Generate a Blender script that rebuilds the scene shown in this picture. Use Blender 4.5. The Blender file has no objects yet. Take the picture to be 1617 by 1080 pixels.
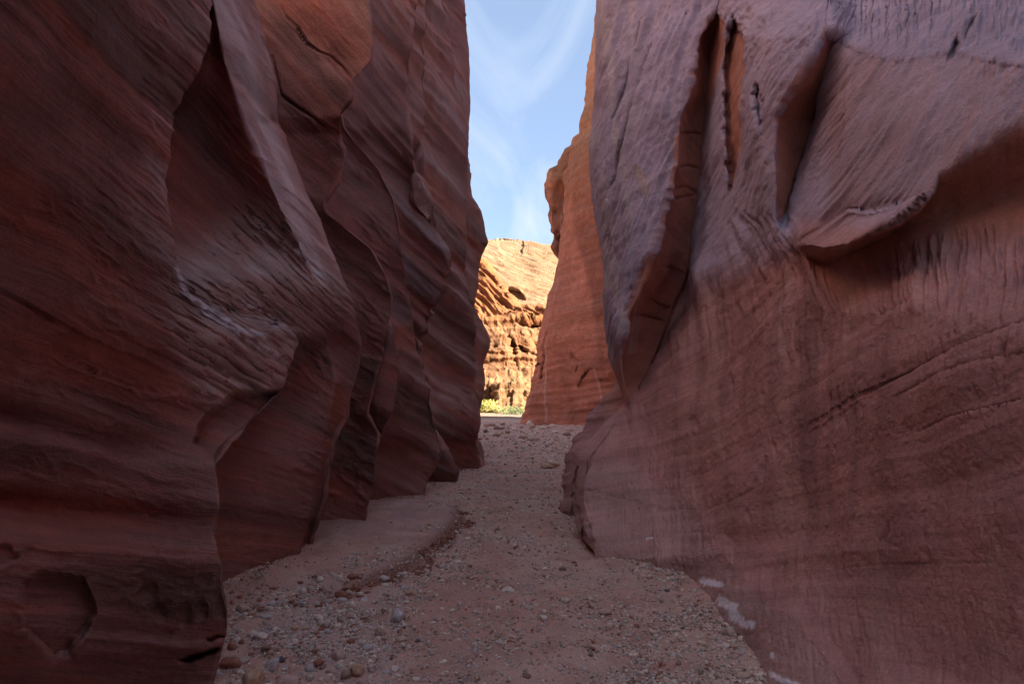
import bpy, math, random
import numpy as np
from mathutils import Vector

# ------------------------------------------------------------------ camera, world, sun
SC = bpy.context.scene
COL = SC.collection
W, H = 1617.0, 1080.0
F = 898.0                       # focal length in photo pixels
PITCH = math.radians(6.4)
CAMZ = 1.5
cam_d = bpy.data.cameras.new("camera")
cam = bpy.data.objects.new("camera", cam_d)
COL.objects.link(cam)
cam.location = (0, 0, CAMZ)
cam.rotation_euler = (math.pi / 2 + PITCH, 0, 0)
cam_d.sensor_width = 36.0
cam_d.lens = 36.0 * F / W
cam_d.clip_start = 0.02
cam_d.clip_end = 6000
SC.camera = cam

SUN_EL = math.radians(31)
SUN_AZ = math.radians(119)      # clockwise from +Y (north): behind and to the right
sx, sy, sz = math.sin(SUN_AZ) * math.cos(SUN_EL), math.cos(SUN_AZ) * math.cos(SUN_EL), math.sin(SUN_EL)
sun_d = bpy.data.lights.new("sun", 'SUN')
sun_d.energy = 5.0
sun_d.angle = math.radians(0.5)
sun_d.color = (1.0, 0.93, 0.82)
sun = bpy.data.objects.new("sun", sun_d)
COL.objects.link(sun)
sun.rotation_euler = Vector((sx, sy, sz)).to_track_quat('Z', 'Y').to_euler()
sun.location = (20, -20, 60)

world = bpy.data.worlds.new("World")
SC.world = world
world.use_nodes = True
nt = world.node_tree
nt.nodes.clear()
wo = nt.nodes.new('ShaderNodeOutputWorld')
bg = nt.nodes.new('ShaderNodeBackground')
sky = nt.nodes.new('ShaderNodeTexSky')
sky.sky_type = 'NISHITA'
sky.sun_disc = False
sky.sun_elevation = SUN_EL
sky.sun_rotation = SUN_AZ
sky.altitude = 1400
sky.air_density = 1.0
sky.dust_density = 0.3
sky.ozone_density = 1.4
bg.inputs['Strength'].default_value = 0.085
# thin cirrus: noise stretched along one heading on a far plane above
tc = nt.nodes.new('ShaderNodeTexCoord')
sep = nt.nodes.new('ShaderNodeSeparateXYZ')
nt.links.new(tc.outputs['Generated'], sep.inputs[0])
def wmath(op, a, b=None, v=None):
    n = nt.nodes.new('ShaderNodeMath'); n.operation = op
    nt.links.new(a, n.inputs[0])
    if b is not None: nt.links.new(b, n.inputs[1])
    if v is not None: n.inputs[1].default_value = v
    return n.outputs[0]
zc = wmath('ADD', wmath('MAXIMUM', sep.outputs['Z'], v=0.02), v=0.10)
cx = wmath('DIVIDE', sep.outputs['X'], zc)
cy = wmath('DIVIDE', sep.outputs['Y'], zc)
cmb = nt.nodes.new('ShaderNodeCombineXYZ')
nt.links.new(cx, cmb.inputs[0]); nt.links.new(cy, cmb.inputs[1])
mp = nt.nodes.new('ShaderNodeMapping')
mp.inputs['Rotation'].default_value = (0, 0, math.radians(-52))
mp.inputs['Scale'].default_value = (1.9, 0.55, 1)
nt.links.new(cmb.outputs[0], mp.inputs[0])
n1 = nt.nodes.new('ShaderNodeTexNoise')
n1.inputs['Scale'].default_value = 1.1; n1.inputs['Detail'].default_value = 9
n1.inputs['Roughness'].default_value = 0.58; n1.inputs['Distortion'].default_value = 0.9
nt.links.new(mp.outputs[0], n1.inputs['Vector'])
rmp = nt.nodes.new('ShaderNodeValToRGB')
rmp.color_ramp.elements[0].position = 0.42; rmp.color_ramp.elements[0].color = (0.0, 0.0, 0.0, 1)
rmp.color_ramp.elements[1].position = 0.66; rmp.color_ramp.elements[1].color = (0.75, 0.75, 0.75, 1)
nt.links.new(n1.outputs['Fac'], rmp.inputs[0])
mx = nt.nodes.new('ShaderNodeMix'); mx.data_type = 'RGBA'
nt.links.new(rmp.outputs[0], mx.inputs['Factor'])
veil = nt.nodes.new('ShaderNodeMix'); veil.data_type = 'RGBA'
veil.inputs['Factor'].default_value = 0.7
nt.links.new(sky.outputs[0], veil.inputs['A']); veil.inputs['B'].default_value = (.64, .80, 1.08, 1)
nt.links.new(veil.outputs['Result'], mx.inputs['A'])
mx.inputs['B'].default_value = (1.45, 1.62, 1.9, 1)
nt.links.new(mx.outputs['Result'], bg.inputs['Color'])
nt.links.new(bg.outputs[0], wo.inputs[0])

SC.view_settings.view_transform = 'Standard'
SC.view_settings.look = 'None'
SC.view_settings.exposure = 2.85
SC.view_settings.gamma = 1.0
SC.view_settings.use_curve_mapping = False
SC.cycles.max_bounces = 10
SC.cycles.diffuse_bounces = 8
SC.cycles.glossy_bounces = 3
SC.cycles.use_denoising = True
SC.cycles.sample_clamp_indirect = 8

# ------------------------------------------------------------------ helpers
rng = np.random.default_rng(7)
random.seed(11)
PERM = rng.permutation(256).astype(np.int64)
PERM = np.concatenate([PERM, PERM, PERM])
GR = rng.normal(size=(256, 3)); GR /= np.linalg.norm(GR, axis=1)[:, None]
GR = GR.astype(np.float32)

def noise(x, y, z):
    """3D gradient noise, about -1..1"""
    x, y, z = np.broadcast_arrays(np.asarray(x, np.float32), np.asarray(y, np.float32), np.asarray(z, np.float32))
    xi, yi, zi = np.floor(x), np.floor(y), np.floor(z)
    xf, yf, zf = x - xi, y - yi, z - zi
    X, Y, Z = xi.astype(np.int64) & 255, yi.astype(np.int64) & 255, zi.astype(np.int64) & 255
    u = xf * xf * xf * (xf * (xf * 6 - 15) + 10)
    v = yf * yf * yf * (yf * (yf * 6 - 15) + 10)
    w = zf * zf * zf * (zf * (zf * 6 - 15) + 10)
    r = 0
    for i in (0, 1):
        a = PERM[X + i]
        wx = u if i else 1 - u
        for j in (0, 1):
            b = PERM[a + Y + j]
            wy = v if j else 1 - v
            for k in (0, 1):
                g = GR[PERM[b + Z + k]]
                d = g[..., 0] * (xf - i) + g[..., 1] * (yf - j) + g[..., 2] * (zf - k)
                r = r + d * wx * wy * (w if k else 1 - w)
    return r * 1.6

def fbm(x, y, z, o=4, g=0.5, l=2.03):
    r, a, f = 0, 1.0, 1.0
    for i in range(o):
        r = r + a * noise(x * f + 17.3 * i, y * f + 5.1 * i, z * f + 9.7 * i)
        a *= g; f *= l
    return r

def ridged(x, y, z, o=3, g=0.5):
    r, a, f = 0, 1.0, 1.0
    for i in range(o):
        r = r + a * (1 - 2 * np.abs(noise(x * f + 7.7 * i, y * f + 3.3 * i, z * f)))
        a *= g; f *= 2.1
    return r

def sst(t):
    t = np.clip(t, 0, 1)
    return t * t * (3 - 2 * t)

CP, SP = math.cos(PITCH), math.sin(PITCH)
def slopes(px, py):
    rx = (np.asarray(px, float) - W / 2) / F
    ry = (H / 2 - np.asarray(py, float)) / F
    dy = CP - ry * SP
    return rx / dy, (SP + ry * CP) / dy
def at(px, py, Y):
    a, b = slopes(px, py)
    return np.stack([a * Y, Y + 0 * a, CAMZ + b * Y], -1)
def on_ground(px, py, z=0.0):
    a, b = slopes(px, py)
    Y = (z - CAMZ) / b
    return a * Y, Y

def polyline_dist(PX, PY, pts):
    d = np.full(PX.shape, 1e9)
    tt = np.zeros(PX.shape)
    n = len(pts) - 1
    for k in range(n):
        (x0, y0), (x1, y1) = pts[k], pts[k + 1]
        vx, vy = x1 - x0, y1 - y0
        t = np.clip(((PX - x0) * vx + (PY - y0) * vy) / (vx * vx + vy * vy), 0, 1)
        dd = np.hypot(PX - x0 - t * vx, PY - y0 - t * vy)
        m = dd < d
        d[m] = dd[m]; tt[m] = ((k + t) / n)[m]
    return d, tt

def poly_in(PX, PY, poly, soft):
    """smooth 0..1 inside a polygon, soft in pixels at its rim"""
    PX, PY = PX + 3.0 * noise(PX / 14, PY / 14, 1.3) + .5 * noise(PX / 5, PY / 5, 2.3), PY + 3.0 * noise(PX / 14, PY / 14, 7.3) + .5 * noise(PX / 5, PY / 5, 8.3)
    ins = np.zeros(PX.shape, bool)
    n = len(poly)
    for i in range(n):
        x0, y0 = poly[i]; x1, y1 = poly[(i + 1) % n]
        c = ((y0 > PY) != (y1 > PY))
        xx = (x1 - x0) * (PY - y0) / ((y1 - y0) if y1 != y0 else 1e-6) + x0
        ins ^= (c & (PX < xx))
    d, _ = polyline_dist(PX, PY, list(poly) + [poly[0]])
    s = np.where(ins, d, -d)
    return sst(0.5 + s / (2 * soft))

def mesh_from_grid(name, P, mat, cols=None, flip=False):
    R, C = P.shape[:2]
    idx = np.arange(R * C).reshape(R, C)
    q = np.stack([idx[:-1, :-1], idx[1:, :-1], idx[1:, 1:], idx[:-1, 1:]], -1).reshape(-1, 4)
    if flip: q = q[:, ::-1]
    bed = P
    if cols is not None and cols.shape[-1] == 6: cols, bed = cols[..., :3], cols[..., 3:]
    return mesh_raw(name, P.reshape(-1, 3), q, mat, cols, bed=bed)

def mesh_raw(name, V, q, mat, cols=None, smooth=True, bed=None):
    me = bpy.data.meshes.new(name)
    nf, k = q.shape
    me.vertices.add(len(V)); me.vertices.foreach_set('co', np.ascontiguousarray(V, np.float32).ravel())
    me.loops.add(nf * k); me.loops.foreach_set('vertex_index', np.ascontiguousarray(q, np.int32).ravel())
    me.polygons.add(nf); me.polygons.foreach_set('loop_start', np.arange(nf, dtype=np.int32) * k)
    me.polygons.foreach_set('loop_total', np.full(nf, k, np.int32))
    me.polygons.foreach_set('use_smooth', np.full(nf, smooth))
    if cols is not None:
        ca = me.color_attributes.new('tone', 'FLOAT_COLOR', 'POINT')
        c = np.ones((len(V), 4), np.float32); c[:, :3] = cols.reshape(-1, 3)
        ca.data.foreach_set('color', c.ravel())
    if bed is not None:
        ba = me.attributes.new('bed', 'FLOAT_VECTOR', 'POINT')
        ba.data.foreach_set('vector', np.ascontiguousarray(bed, np.float32).reshape(-1, 3).ravel())
    me.update(); me.validate(verbose=False)
    me.materials.append(mat)
    ob = bpy.data.objects.new(name, me)
    COL.objects.link(ob)
    return ob

def props(o, kind=None, label=None, cat=None, group=None):
    if kind: o['kind'] = kind
    if label: o['label'] = label
    if cat: o['category'] = cat
    if group: o['group'] = group
    return o

def grid_normals(P):
    du = np.gradient(P, axis=1); dv = np.gradient(P, axis=0)
    n = np.cross(du, dv)
    return n / (np.linalg.norm(n, axis=-1, keepdims=True) + 1e-9)

# ------------------------------------------------------------------ materials
def nodes_of(name):
    m = bpy.data.materials.new(name); m.use_nodes = True
    t = m.node_tree; t.nodes.clear()
    o = t.nodes.new('ShaderNodeOutputMaterial'); b = t.nodes.new('ShaderNodeBsdfPrincipled')
    t.links.new(b.outputs[0], o.inputs[0])
    b.inputs['Specular IOR Level'].default_value = 0.25
    return m, t, b

def rock_material(name, normal, grain=70.0, strata=18.0, bump=0.012, rough=0.86, fine=1.0, spec=0.25, lam=0.18, along=0.4, warp=0.12):
    """sandstone: the vertex tone times grain, pores and thin laminae that follow the bedding"""
    m, t, b = nodes_of(name)
    L = t.links.new
    at_ = t.nodes.new('ShaderNodeAttribute'); at_.attribute_name = 'tone'
    geo = t.nodes.new('ShaderNodeNewGeometry')
    # bedding coordinates laid down with the mesh: two along the beds, the third across them
    mp = t.nodes.new('ShaderNodeAttribute'); mp.attribute_name = 'bed'
    mp2 = t.nodes.new('ShaderNodeMapping'); mp2.inputs['Scale'].default_value = (along, along, strata)
    wn = t.nodes.new('ShaderNodeTexNoise'); wn.inputs['Scale'].default_value = 0.9; wn.inputs['Detail'].default_value = 3
    L(geo.outputs['Position'], wn.inputs['Vector'])
    wv = t.nodes.new('ShaderNodeVectorMath'); wv.operation = 'SCALE'; wv.inputs['Scale'].default_value = warp
    L(wn.outputs['Color'], wv.inputs[0])
    ad = t.nodes.new('ShaderNodeVectorMath'); ad.operation = 'ADD'
    L(mp.outputs['Vector'], ad.inputs[0]); L(wv.outputs[0], ad.inputs[1])
    L(ad.outputs[0], mp2.inputs[0])
    sn = t.nodes.new('ShaderNodeTexNoise'); sn.inputs['Scale'].default_value = 1.0; sn.inputs['Detail'].default_value = 6
    sn.inputs['Roughness'].default_value = 0.7
    L(mp2.outputs[0], sn.inputs['Vector'])
    g = t.nodes.new('ShaderNodeTexNoise'); g.inputs['Scale'].default_value = grain; g.inputs['Detail'].default_value = 5
    g.inputs['Roughness'].default_value = 0.65
    L(geo.outputs['Position'], g.inputs['Vector'])
    pat = t.nodes.new('ShaderNodeTexNoise'); pat.inputs['Scale'].default_value = 2.3; pat.inputs['Detail'].default_value = 7
    pat.inputs['Roughness'].default_value = 0.62
    L(geo.outputs['Position'], pat.inputs['Vector'])
    def mr(src, a, b_, c, d):
        r = t.nodes.new('ShaderNodeMapRange'); L(src, r.inputs[0])
        for i, v in enumerate((a, b_, c, d)): r.inputs[i + 1].default_value = v
        return r.outputs[0]
    f1 = mr(sn.outputs['Fac'], 0.3, 0.7, 1 - lam, 1 + lam)
    f2 = mr(g.outputs['Fac'], 0.3, 0.7, 0.86, 1.14)
    f3 = mr(pat.outputs['Fac'], 0.3, 0.7, 0.82, 1.18)
    def mul(a, b_):
        n_ = t.nodes.new('ShaderNodeMath'); n_.operation = 'MULTIPLY'; L(a, n_.inputs[0]); L(b_, n_.inputs[1]); return n_.outputs[0]
    ff = mul(mul(f1, f2), f3)
    sc = t.nodes.new('ShaderNodeVectorMath'); sc.operation = 'SCALE'
    L(at_.outputs['Color'], sc.inputs[0]); L(ff, sc.inputs['Scale'])
    L(sc.outputs[0], b.inputs['Base Color'])
    b.inputs['Roughness'].default_value = rough
    b.inputs['Specular IOR Level'].default_value = spec
    # relief
    mu = t.nodes.new('ShaderNodeTexNoise'); mu.inputs['Scale'].default_value = grain * 0.35; mu.inputs['Detail'].default_value = 6
    mu.inputs['Roughness'].default_value = 0.6
    L(geo.outputs['Position'], mu.inputs['Vector'])
    def madd(a, k, c=None):
        n_ = t.nodes.new('ShaderNodeMath'); n_.operation = 'MULTIPLY_ADD'; L(a, n_.inputs[0]); n_.inputs[1].default_value = k
        if c is not None: L(c, n_.inputs[2])
        else: n_.inputs[2].default_value = 0
        return n_.outputs[0]
    hh = madd(sn.outputs['Fac'], 1.0, madd(mu.outputs['Fac'], 0.9 * fine, madd(g.outputs['Fac'], 0.35 * fine)))
    bp = t.nodes.new('ShaderNodeBump'); bp.inputs['Strength'].default_value = 0.9; bp.inputs['Distance'].default_value = bump
    L(hh, bp.inputs['Height']); L(bp.outputs[0], b.inputs['Normal'])
    return m

NL = np.array([0.52, 0.31, 1.0]); NL /= np.linalg.norm(NL)
NR = np.array([0.02, 0.31, 1.0]); NR /= np.linalg.norm(NR)
M_LEFT = rock_material("red_sandstone_left", NL, strata=9, bump=0.022, fine=0.7, rough=0.68, spec=0.4, along=.7, warp=.08, lam=.28)
M_RIGHT = rock_material("red_sandstone_right", NR, strata=14, bump=0.012, fine=1.2, lam=0.12)
M_FAR = rock_material("orange_sandstone_far", (0.02, 0.1, 1), grain=6, strata=1.6, bump=0.10)
M_CLIFF = rock_material("pale_sandstone_cliff", (0.10, 0.1, 1), grain=1.6, strata=1.1, bump=0.6, rough=0.95, lam=.4, warp=.5, along=.5)

# ------------------------------------------------------------------ loft along rows of rays
def curve(pts, rows, smooth=5.0):
    """pts: (row, v0, v1, ...) interpolated down the rows, lightly rounded"""
    a = np.array(pts, float)
    out = []
    step = rows[1] - rows[0]
    for k in range(1, a.shape[1]):
        v = np.interp(rows, a[:, 0], a[:, k])
        s = max(smooth / step, 0.01)
        r = int(3 * s) + 1
        ker = np.exp(-0.5 * (np.arange(-r, r + 1) / s) ** 2); ker /= ker.sum()
        vp = np.concatenate([np.full(r, v[0]), v, np.full(r, v[-1])])
        out.append(np.convolve(vp, ker, 'valid'))
    return out

def loft(nodes, rows, colpx=2.3):
    """nodes: list of dict(px, Y, bulge). Interpolates 1/Y so that straight runs are planes."""
    PXs, Ys, SEG = [], [], []
    vis = (rows > 0) & (rows < 1080)
    for k in range(len(nodes) - 1):
        a, b = nodes[k], nodes[k + 1]
        wdt = np.clip(np.max(np.abs(b['px'] - a['px'])[vis]), 1, 900)
        n = b.get('n') or int(max(8, wdt / colpx))
        t = np.arange(n) / n
        if k == len(nodes) - 2: t = np.append(t, 1.0)
        ease = b.get('ease', 0)
        te = t if ease == 0 else (1 - (1 - t) ** (1 + ease) if ease > 0 else t ** (1 - ease))
        inv = (1 / a['Y'])[:, None] * (1 - te) + (1 / b['Y'])[:, None] * te
        bul = b.get('bulge', 0)
        bul = (bul[:, None] if isinstance(bul, np.ndarray) else bul)
        Y = 1 / inv + bul * np.sin(np.pi * t)[None, :]
        PXs.append(a['px'][:, None] * (1 - t) + b['px'][:, None] * t)
        Ys.append(Y); SEG.append(np.full(len(t), k))
    return np.concatenate(PXs, 1), np.concatenate(Ys, 1), np.concatenate(SEG)

def extend(P, C, up, side, back, down_z=-1.0, n_up=26, plate=(3, 10, 30, 90)):
    """carry a wall on in the world: up above the frame, down below the ground, back past the camera"""
    R, K = P.shape[:2]
    tops, tc_ = [], []
    for i in range(1, n_up + 1):
        t = i / n_up
        Q = P[0].copy()
        Q[:, 2] += up * t
        Q[:, 0] += side * (0.10 * up * t + 0.12 * up * t * t)
        nn = fbm(Q[:, 0] * .5, Q[:, 1] * .5, Q[:, 2] * .5, 3)
        Q[:, 0] += nn * 0.4 * min(1, t * 3)
        tops.append(Q); tc_.append(C[0])
    for s in plate:
        Q = tops[n_up - 1].copy(); Q[:, 0] += side * s; Q[:, 2] += 0.1 * s
        tops.append(Q); tc_.append(C[0])
    bots, bc = [], []
    for i in range(1, 7):
        Q = P[-1].copy(); t = i / 6
        Q[:, 2] = Q[:, 2] * (1 - t) + np.minimum(Q[:, 2], down_z) * t
        bots.append(Q); bc.append(C[-1])
    P2 = np.concatenate([np.array(tops[::-1]), P, np.array(bots)], 0)
    C2 = np.concatenate([np.array(tc_[::-1]), C, np.array(bc)], 0)
    if back:
        # the passage goes on behind the camera; its left bend is added to block sun
        e = 0 if side < 0 else -1
        p0, c0 = P2[:, e], C2[:, e]
        cl, cc = [], []
        for t in np.linspace(.12, 1, 14):
            Q = p0.copy()
            Q[:, 1] -= 16 * t
            Q[:, 0] -= 9 * t * t
            Q[:, 0] += .5 * fbm(Q[:, 0] * .3, Q[:, 1] * .3, Q[:, 2] * .3, 3) * min(1, t * 4)
            cl.append(Q); cc.append(c0)
        cl, cc = np.stack(cl, 1), np.stack(cc, 1)
        if side < 0:
            P2 = np.concatenate([cl[:, ::-1], P2], 1); C2 = np.concatenate([cc[:, ::-1], C2], 1)
        else:
            P2 = np.concatenate([P2, cl], 1); C2 = np.concatenate([C2, cc], 1)
    return P2, C2

ROWS = np.arange(-60, 1110, 2.5)

def bed_noise(P, n, seed=0.0):
    """coordinates across the beds with a gentle warp"""
    s = P @ n
    s = s + 0.10 * fbm(P[..., 0] * .6 + seed, P[..., 1] * .6, P[..., 2] * .6, 2)
    return s

# ================================================================== LEFT WALL
def build_left():
    r = ROWS
    X0 = curve([(-60, -1.35), (150, -1.55), (300, -1.75), (600, -2.0), (750, -2.08), (1110, -2.0)], r, 20)[0]
    def xnode(px, add=0.0, n=None):
        px = np.full(len(r), float(px))
        a, _ = slopes(px, r)
        d = dict(px=px, Y=(X0 + add) / a)
        if n: d['n'] = n
        return d
    nodes = [xnode(-3000, 0.2), xnode(-1500, .15, 6), xnode(-500, 0.05, 20), xnode(-120, 0, 60), xnode(70, 0.0), xnode(195, -0.02)]
    def ridge(pts, smooth=4, bulge=0, ease=0):
        px, Y, w, h = curve(pts, r, smooth)
        nodes.append(dict(px=px, Y=Y, bulge=bulge, ease=ease))
        nodes.append(dict(px=px - w, Y=Y + h, n=10))
    def plain(pts, smooth=6, bulge=0, ease=0):
        px, Y = curve(pts, r, smooth)
        nodes.append(dict(px=px, Y=Y, bulge=bulge, ease=ease))
    # near mass edge
    ridge([(-60, 322, 3.3, 8, .75), (0, 326, 3.3, 8, .8), (60, 328, 3.3, 12, .8), (130, 300, 3.3, 22, .9), (180, 270, 3.3, 30, 1.0),
           (250, 258, 3.3, 35, 1.0), (290, 258, 3.3, 35, 1.0), (340, 265, 3.35, 30, .9), (400, 278, 3.4, 18, .5), (440, 289, 3.5, 4, .12),
           (480, 335, 3.85, 0, .02), (510, 410, 4.4, 0, .02), (528, 465, 4.9, 2, .1), (545, 470, 4.95, 20, .7), (580, 452, 4.75, 36, 1.0),
           (620, 440, 4.55, 50, 1.1), (660, 403, 4.1, 50, 1.2), (700, 362, 3.6, 35, 1.3), (735, 340, 3.3, 35, 1.3), (770, 343, 3.25, 35, 1.3),
           (800, 346, 3.2, 40, 1.3), (850, 335, 3.15, 40, 1.3), (900, 350, 3.15, 40, 1.3), (960, 361, 3.1, 45, 1.3), (990, 360, 3.1, 45, 1.3),
           (1020, 350, 3.1, 45, 1.3), (1080, 333, 3.05, 45, 1.4), (1110, 325, 3.0, 45, 1.4)], smooth=4)
    # crest of the second fin
    plain([(-60, 318, 4.3), (0, 336, 4.35), (100, 355, 4.5), (200, 388, 4.65), (300, 430, 4.9), (400, 480, 5.25), (460, 505, 5.5), (500, 512, 5.7),
           (520, 512, 5.8), (545, 515, 6.0), (600, 530, 5.95), (660, 518, 5.8), (740, 502, 5.72), (800, 492, 5.7), (850, 480, 5.66), (900, 466, 5.6), (1110, 440, 5.5)], bulge=curve([(-60, .25), (400, .25), (450, 0), (545, .1), (700, .06), (1110, .04)], r, 10)[0])
    ridge([(-60, 398, 6.2, 50, 1.2), (0, 405, 6.2, 50, 1.2), (80, 425, 6.2, 50, 1.2), (180, 441, 6.15, 50, 1.2), (195, 437, 6.15, 50, 1.2), (260, 465, 6.1, 50, 1.2),
           (330, 492, 6.1, 45, 1.2), (400, 522, 6.1, 45, 1.2), (440, 540, 6.05, 45, 1.2), (470, 557, 6.1, 45, 1.2), (517, 566, 6.2, 45, 1.2), (545, 570, 6.25, 45, 1.2),
           (580, 565, 6.3, 45, 1.1), (640, 549, 6.3, 40, 1.1), (660, 548, 6.3, 40, 1), (700, 530, 6.1, 40, 1), (740, 521, 6.05, 40, .9), (790, 514, 6.0, 40, .9),
           (830, 500, 6.0, 35, .8), (850, 493, 6.0, 35, .8), (1110, 470, 6.0, 35, .8)], bulge=curve([(-60, .08), (500, .0), (560, .12), (1110, .15)], r, 10)[0], smooth=3)
    # second hanging block and the face under it
    ridge([(-60, 583, 6.9, 60, 1.8), (0, 584, 6.9, 60, 1.8), (60, 589, 6.9, 60, 1.8), (95, 587, 6.9, 60, 1.8), (125, 560, 6.9, 50, 1.6), (160, 556, 6.9, 50, 1.5),
           (185, 536, 7.0, 20, 1.2), (210, 537, 7.2, 20, 1), (248, 545, 7.2, 35, .9), (290, 535, 7.2, 30, .8), (320, 513, 7.2, 18, .7), (335, 515, 7.2, 18, .7),
           (360, 545, 7.2, 25, 1), (393, 587, 7.2, 35, 1.2), (430, 607, 7.2, 35, 1.2), (467, 620, 7.2, 30, 1.2), (495, 618, 7.2, 15, .6), (530, 608, 7.15, 6, .25),
           (560, 604, 7.15, 5, .2), (600, 593, 7.1, 5, .2), (653, 580, 7.1, 5, .3), (687, 600, 7.1, 30, .9), (720, 593, 7.1, 35, 1.6), (770, 590, 7.1, 35, 1.6),
           (800, 580, 7.1, 35, 1.6), (830, 577, 7.1, 35, 1.6), (1110, 560, 7.0, 35, 1.6)], smooth=3, bulge=.18)
    ridge([(-60, 560, 8.8, 20, .4), (330, 505, 8.2, 5, .3), (480, 605, 8.4, 10, .4), (515, 618, 7.45, 15, .6), (533, 623, 7.4, 20, .8), (570, 626, 7.4, 25, .9), (600, 625, 7.4, 25, .9),
           (650, 620, 7.4, 30, 1.1), (690, 600, 7.6, 30, .9), (715, 575, 8.8, 8, .2), (1110, 560, 8.8, 8, .2)], smooth=3, bulge=-.06)
    # third fin
    ridge([(-60, 545, 9.3, 10, .3), (180, 540, 9.2, 10, .4), (200, 543, 9.1, 12, .5), (225, 560, 9.1, 16, .7), (270, 600, 9.1, 20, .9), (310, 622, 9.1, 25, 1), (350, 632, 9.1, 25, 1),
           (380, 632, 9.1, 25, 1), (440, 640, 9.2, 18, .8), (500, 648, 9.3, 14, .7), (560, 657, 9.4, 14, .8), (600, 672, 9.5, 18, 1), (647, 687, 9.6, 22, 1.3), (700, 694, 9.7, 30, 1.3),
           (740, 690, 9.7, 35, 1.3), (778, 666, 9.7, 35, 1.3), (1110, 640, 9.7, 35, 1.3)], smooth=3, bulge=.2)
    # hood
    ridge([(-60, 655, 10.2, 0, .03), (0, 655, 10.2, 0, .03), (150, 640, 10.2, 0, .03), (250, 652, 10.2, 0, .05), (300, 664, 10.2, 4, .1), (353, 682, 10.2, 12, .35), (390, 702, 10.2, 20, .6),
           (420, 711, 10.2, 26, .9), (457, 700, 10.3, 26, 1), (507, 671, 10.4, 20, 1), (550, 653, 10.6, 14, .7), (600, 650, 10.8, 12, .5), (1110, 635, 11, 10, .5)], smooth=4,
          bulge=curve([(-60, .3), (300, .2), (500, .1), (1110, .1)], r, 10)[0])
    # low toe at the foot
    ridge([(-60, 668, 11.2, 0, .03), (250, 664, 11.2, 0, .03), (420, 696, 11.6, 0, .05), (550, 664, 11.6, 0, .05), (640, 668, 11.4, 2, .1), (680, 680, 11.4, 6, .3), (700, 693, 11.4, 20, .8),
           (720, 706, 11.4, 25, 1), (745, 719, 11.4, 30, 1.1), (757, 723, 11.4, 30, 1.1), (1110, 724, 11.4, 30, 1.1)], smooth=3)
    ridge([(-60, 680, 13.2, 12, .8), (0, 689, 13.2, 12, .8), (50, 705, 13.2, 12, .8), (87, 712, 13.2, 12, .8), (140, 723, 13.2, 12, .8), (190, 733, 13.2, 10, .6), (230, 739, 13.2, 4, .3), (300, 741, 13.2, 3, .3),
           (340, 738, 13.2, 5, .5), (400, 733, 13.2, 6, .5), (440, 738, 13.2, 6, .5), (480, 746, 13.2, 5, .5), (520, 752, 13.3, 5, .4), (570, 750, 13.4, 5, .4), (620, 747, 13.4, 4, .4), (660, 754, 13.5, 2, .2),
           (700, 751, 13.6, 3, .3), (733, 757, 13.8, 3, .2), (1110, 757, 13.8, 3, .2)], smooth=3, bulge=.35)
    px, Y = curve([(-60, 731, 14.6), (0, 733, 14.6), (50, 736, 14.6), (100, 742, 14.6), (167, 740, 14.6), (267, 743, 14.6), (310, 747, 14.6), (333, 762, 14.6), (360, 767, 14.6), (383, 770, 14.6),
                   (417, 758, 14.6), (453, 756, 14.6), (483, 750, 14.6), (507, 760, 14.6), (537, 772, 14.6), (550, 770, 14.6), (567, 763, 14.6), (593, 763, 14.6), (627, 758, 14.6), (660, 756, 14.6),
                   (693, 754, 14.6), (703, 760, 14.6), (720, 763, 14.6), (733, 763, 14.6), (1110, 764, 14.6)], r, 2.5)
    nodes.append(dict(px=px, Y=Y))
    for d, y, n in ((14, 16.5, 14), (60, 20, 10), (200, 27, 8), (500, 40, 8), (1500, 70, 8)):
        nodes.append(dict(px=px - d, Y=np.full(len(r), float(y)), n=n))
    PX, Y, SEG = loft(nodes, r)
    PY = np.repeat(r[:, None], PX.shape[1], 1)
    nn_ = int(np.sum(SEG < 5) + np.sum(SEG == 4) * .4)
    ker = np.exp(-.5 * (np.arange(-70, 71) / 26.0) ** 2); ker /= ker.sum()
    inv = 1 / Y
    sm = np.apply_along_axis(lambda q: np.convolve(np.pad(q, 70, mode='edge'), ker, 'valid'), 1, inv[:, :nn_ + 90])
    j = np.arange(nn_ + 90); lo = int(np.sum(SEG < 3))
    wgt = sst((j - lo) / 20) * (1 - sst((j - nn_ - 20) / 60))
    inv[:, :nn_ + 90] = inv[:, :nn_ + 90] * (1 - wgt) + sm * wgt
    smx = np.apply_along_axis(lambda q: np.convolve(np.pad(q, 70, mode='edge'), ker, 'valid'), 1, PX[:, :nn_ + 90])
    PX[:, :nn_ + 90] = PX[:, :nn_ + 90] * (1 - wgt) + smx * wgt
    Y = 1 / inv
    # --- relief the photograph shows, as depth along the view
    near = (SEG < 6)[None, :]
    f = np.zeros_like(Y)
    # lower bulge of the near mass with the dark undercut above it
    Lb = np.interp(PX, [-300, 0, 120, 250, 345], [800, 822, 838, 850, 860])
    f -= near * 0.28 * sst((PY - Lb + 25) / 60) * np.clip(1.2 - PX / 345, 0, 1) ** .5 * (1 - 0.5 * sst((PY - 960) / 120))
    Lu = np.interp(PX, [-300, 0, 130, 345], [610, 650, 688, 745])
    f += near * 0.10 * np.exp(-((PY - Lu) / 22) ** 2) * np.clip(1 - PX / 330, 0, 1)
    f += near * 0.12 * np.exp(-((PY - Lb + 32) / 20) ** 2) * np.clip(1.1 - PX / 330, 0, 1)
    # hollow lobe at the lower left, and the small scoops
    f += near * 0.07 * poly_in(PX, PY, [(40, 920), (60, 905), (130, 915), (150, 960), (135, 1000), (105, 1030), (80, 1040), (62, 1015), (35, 990)], 6)
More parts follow.
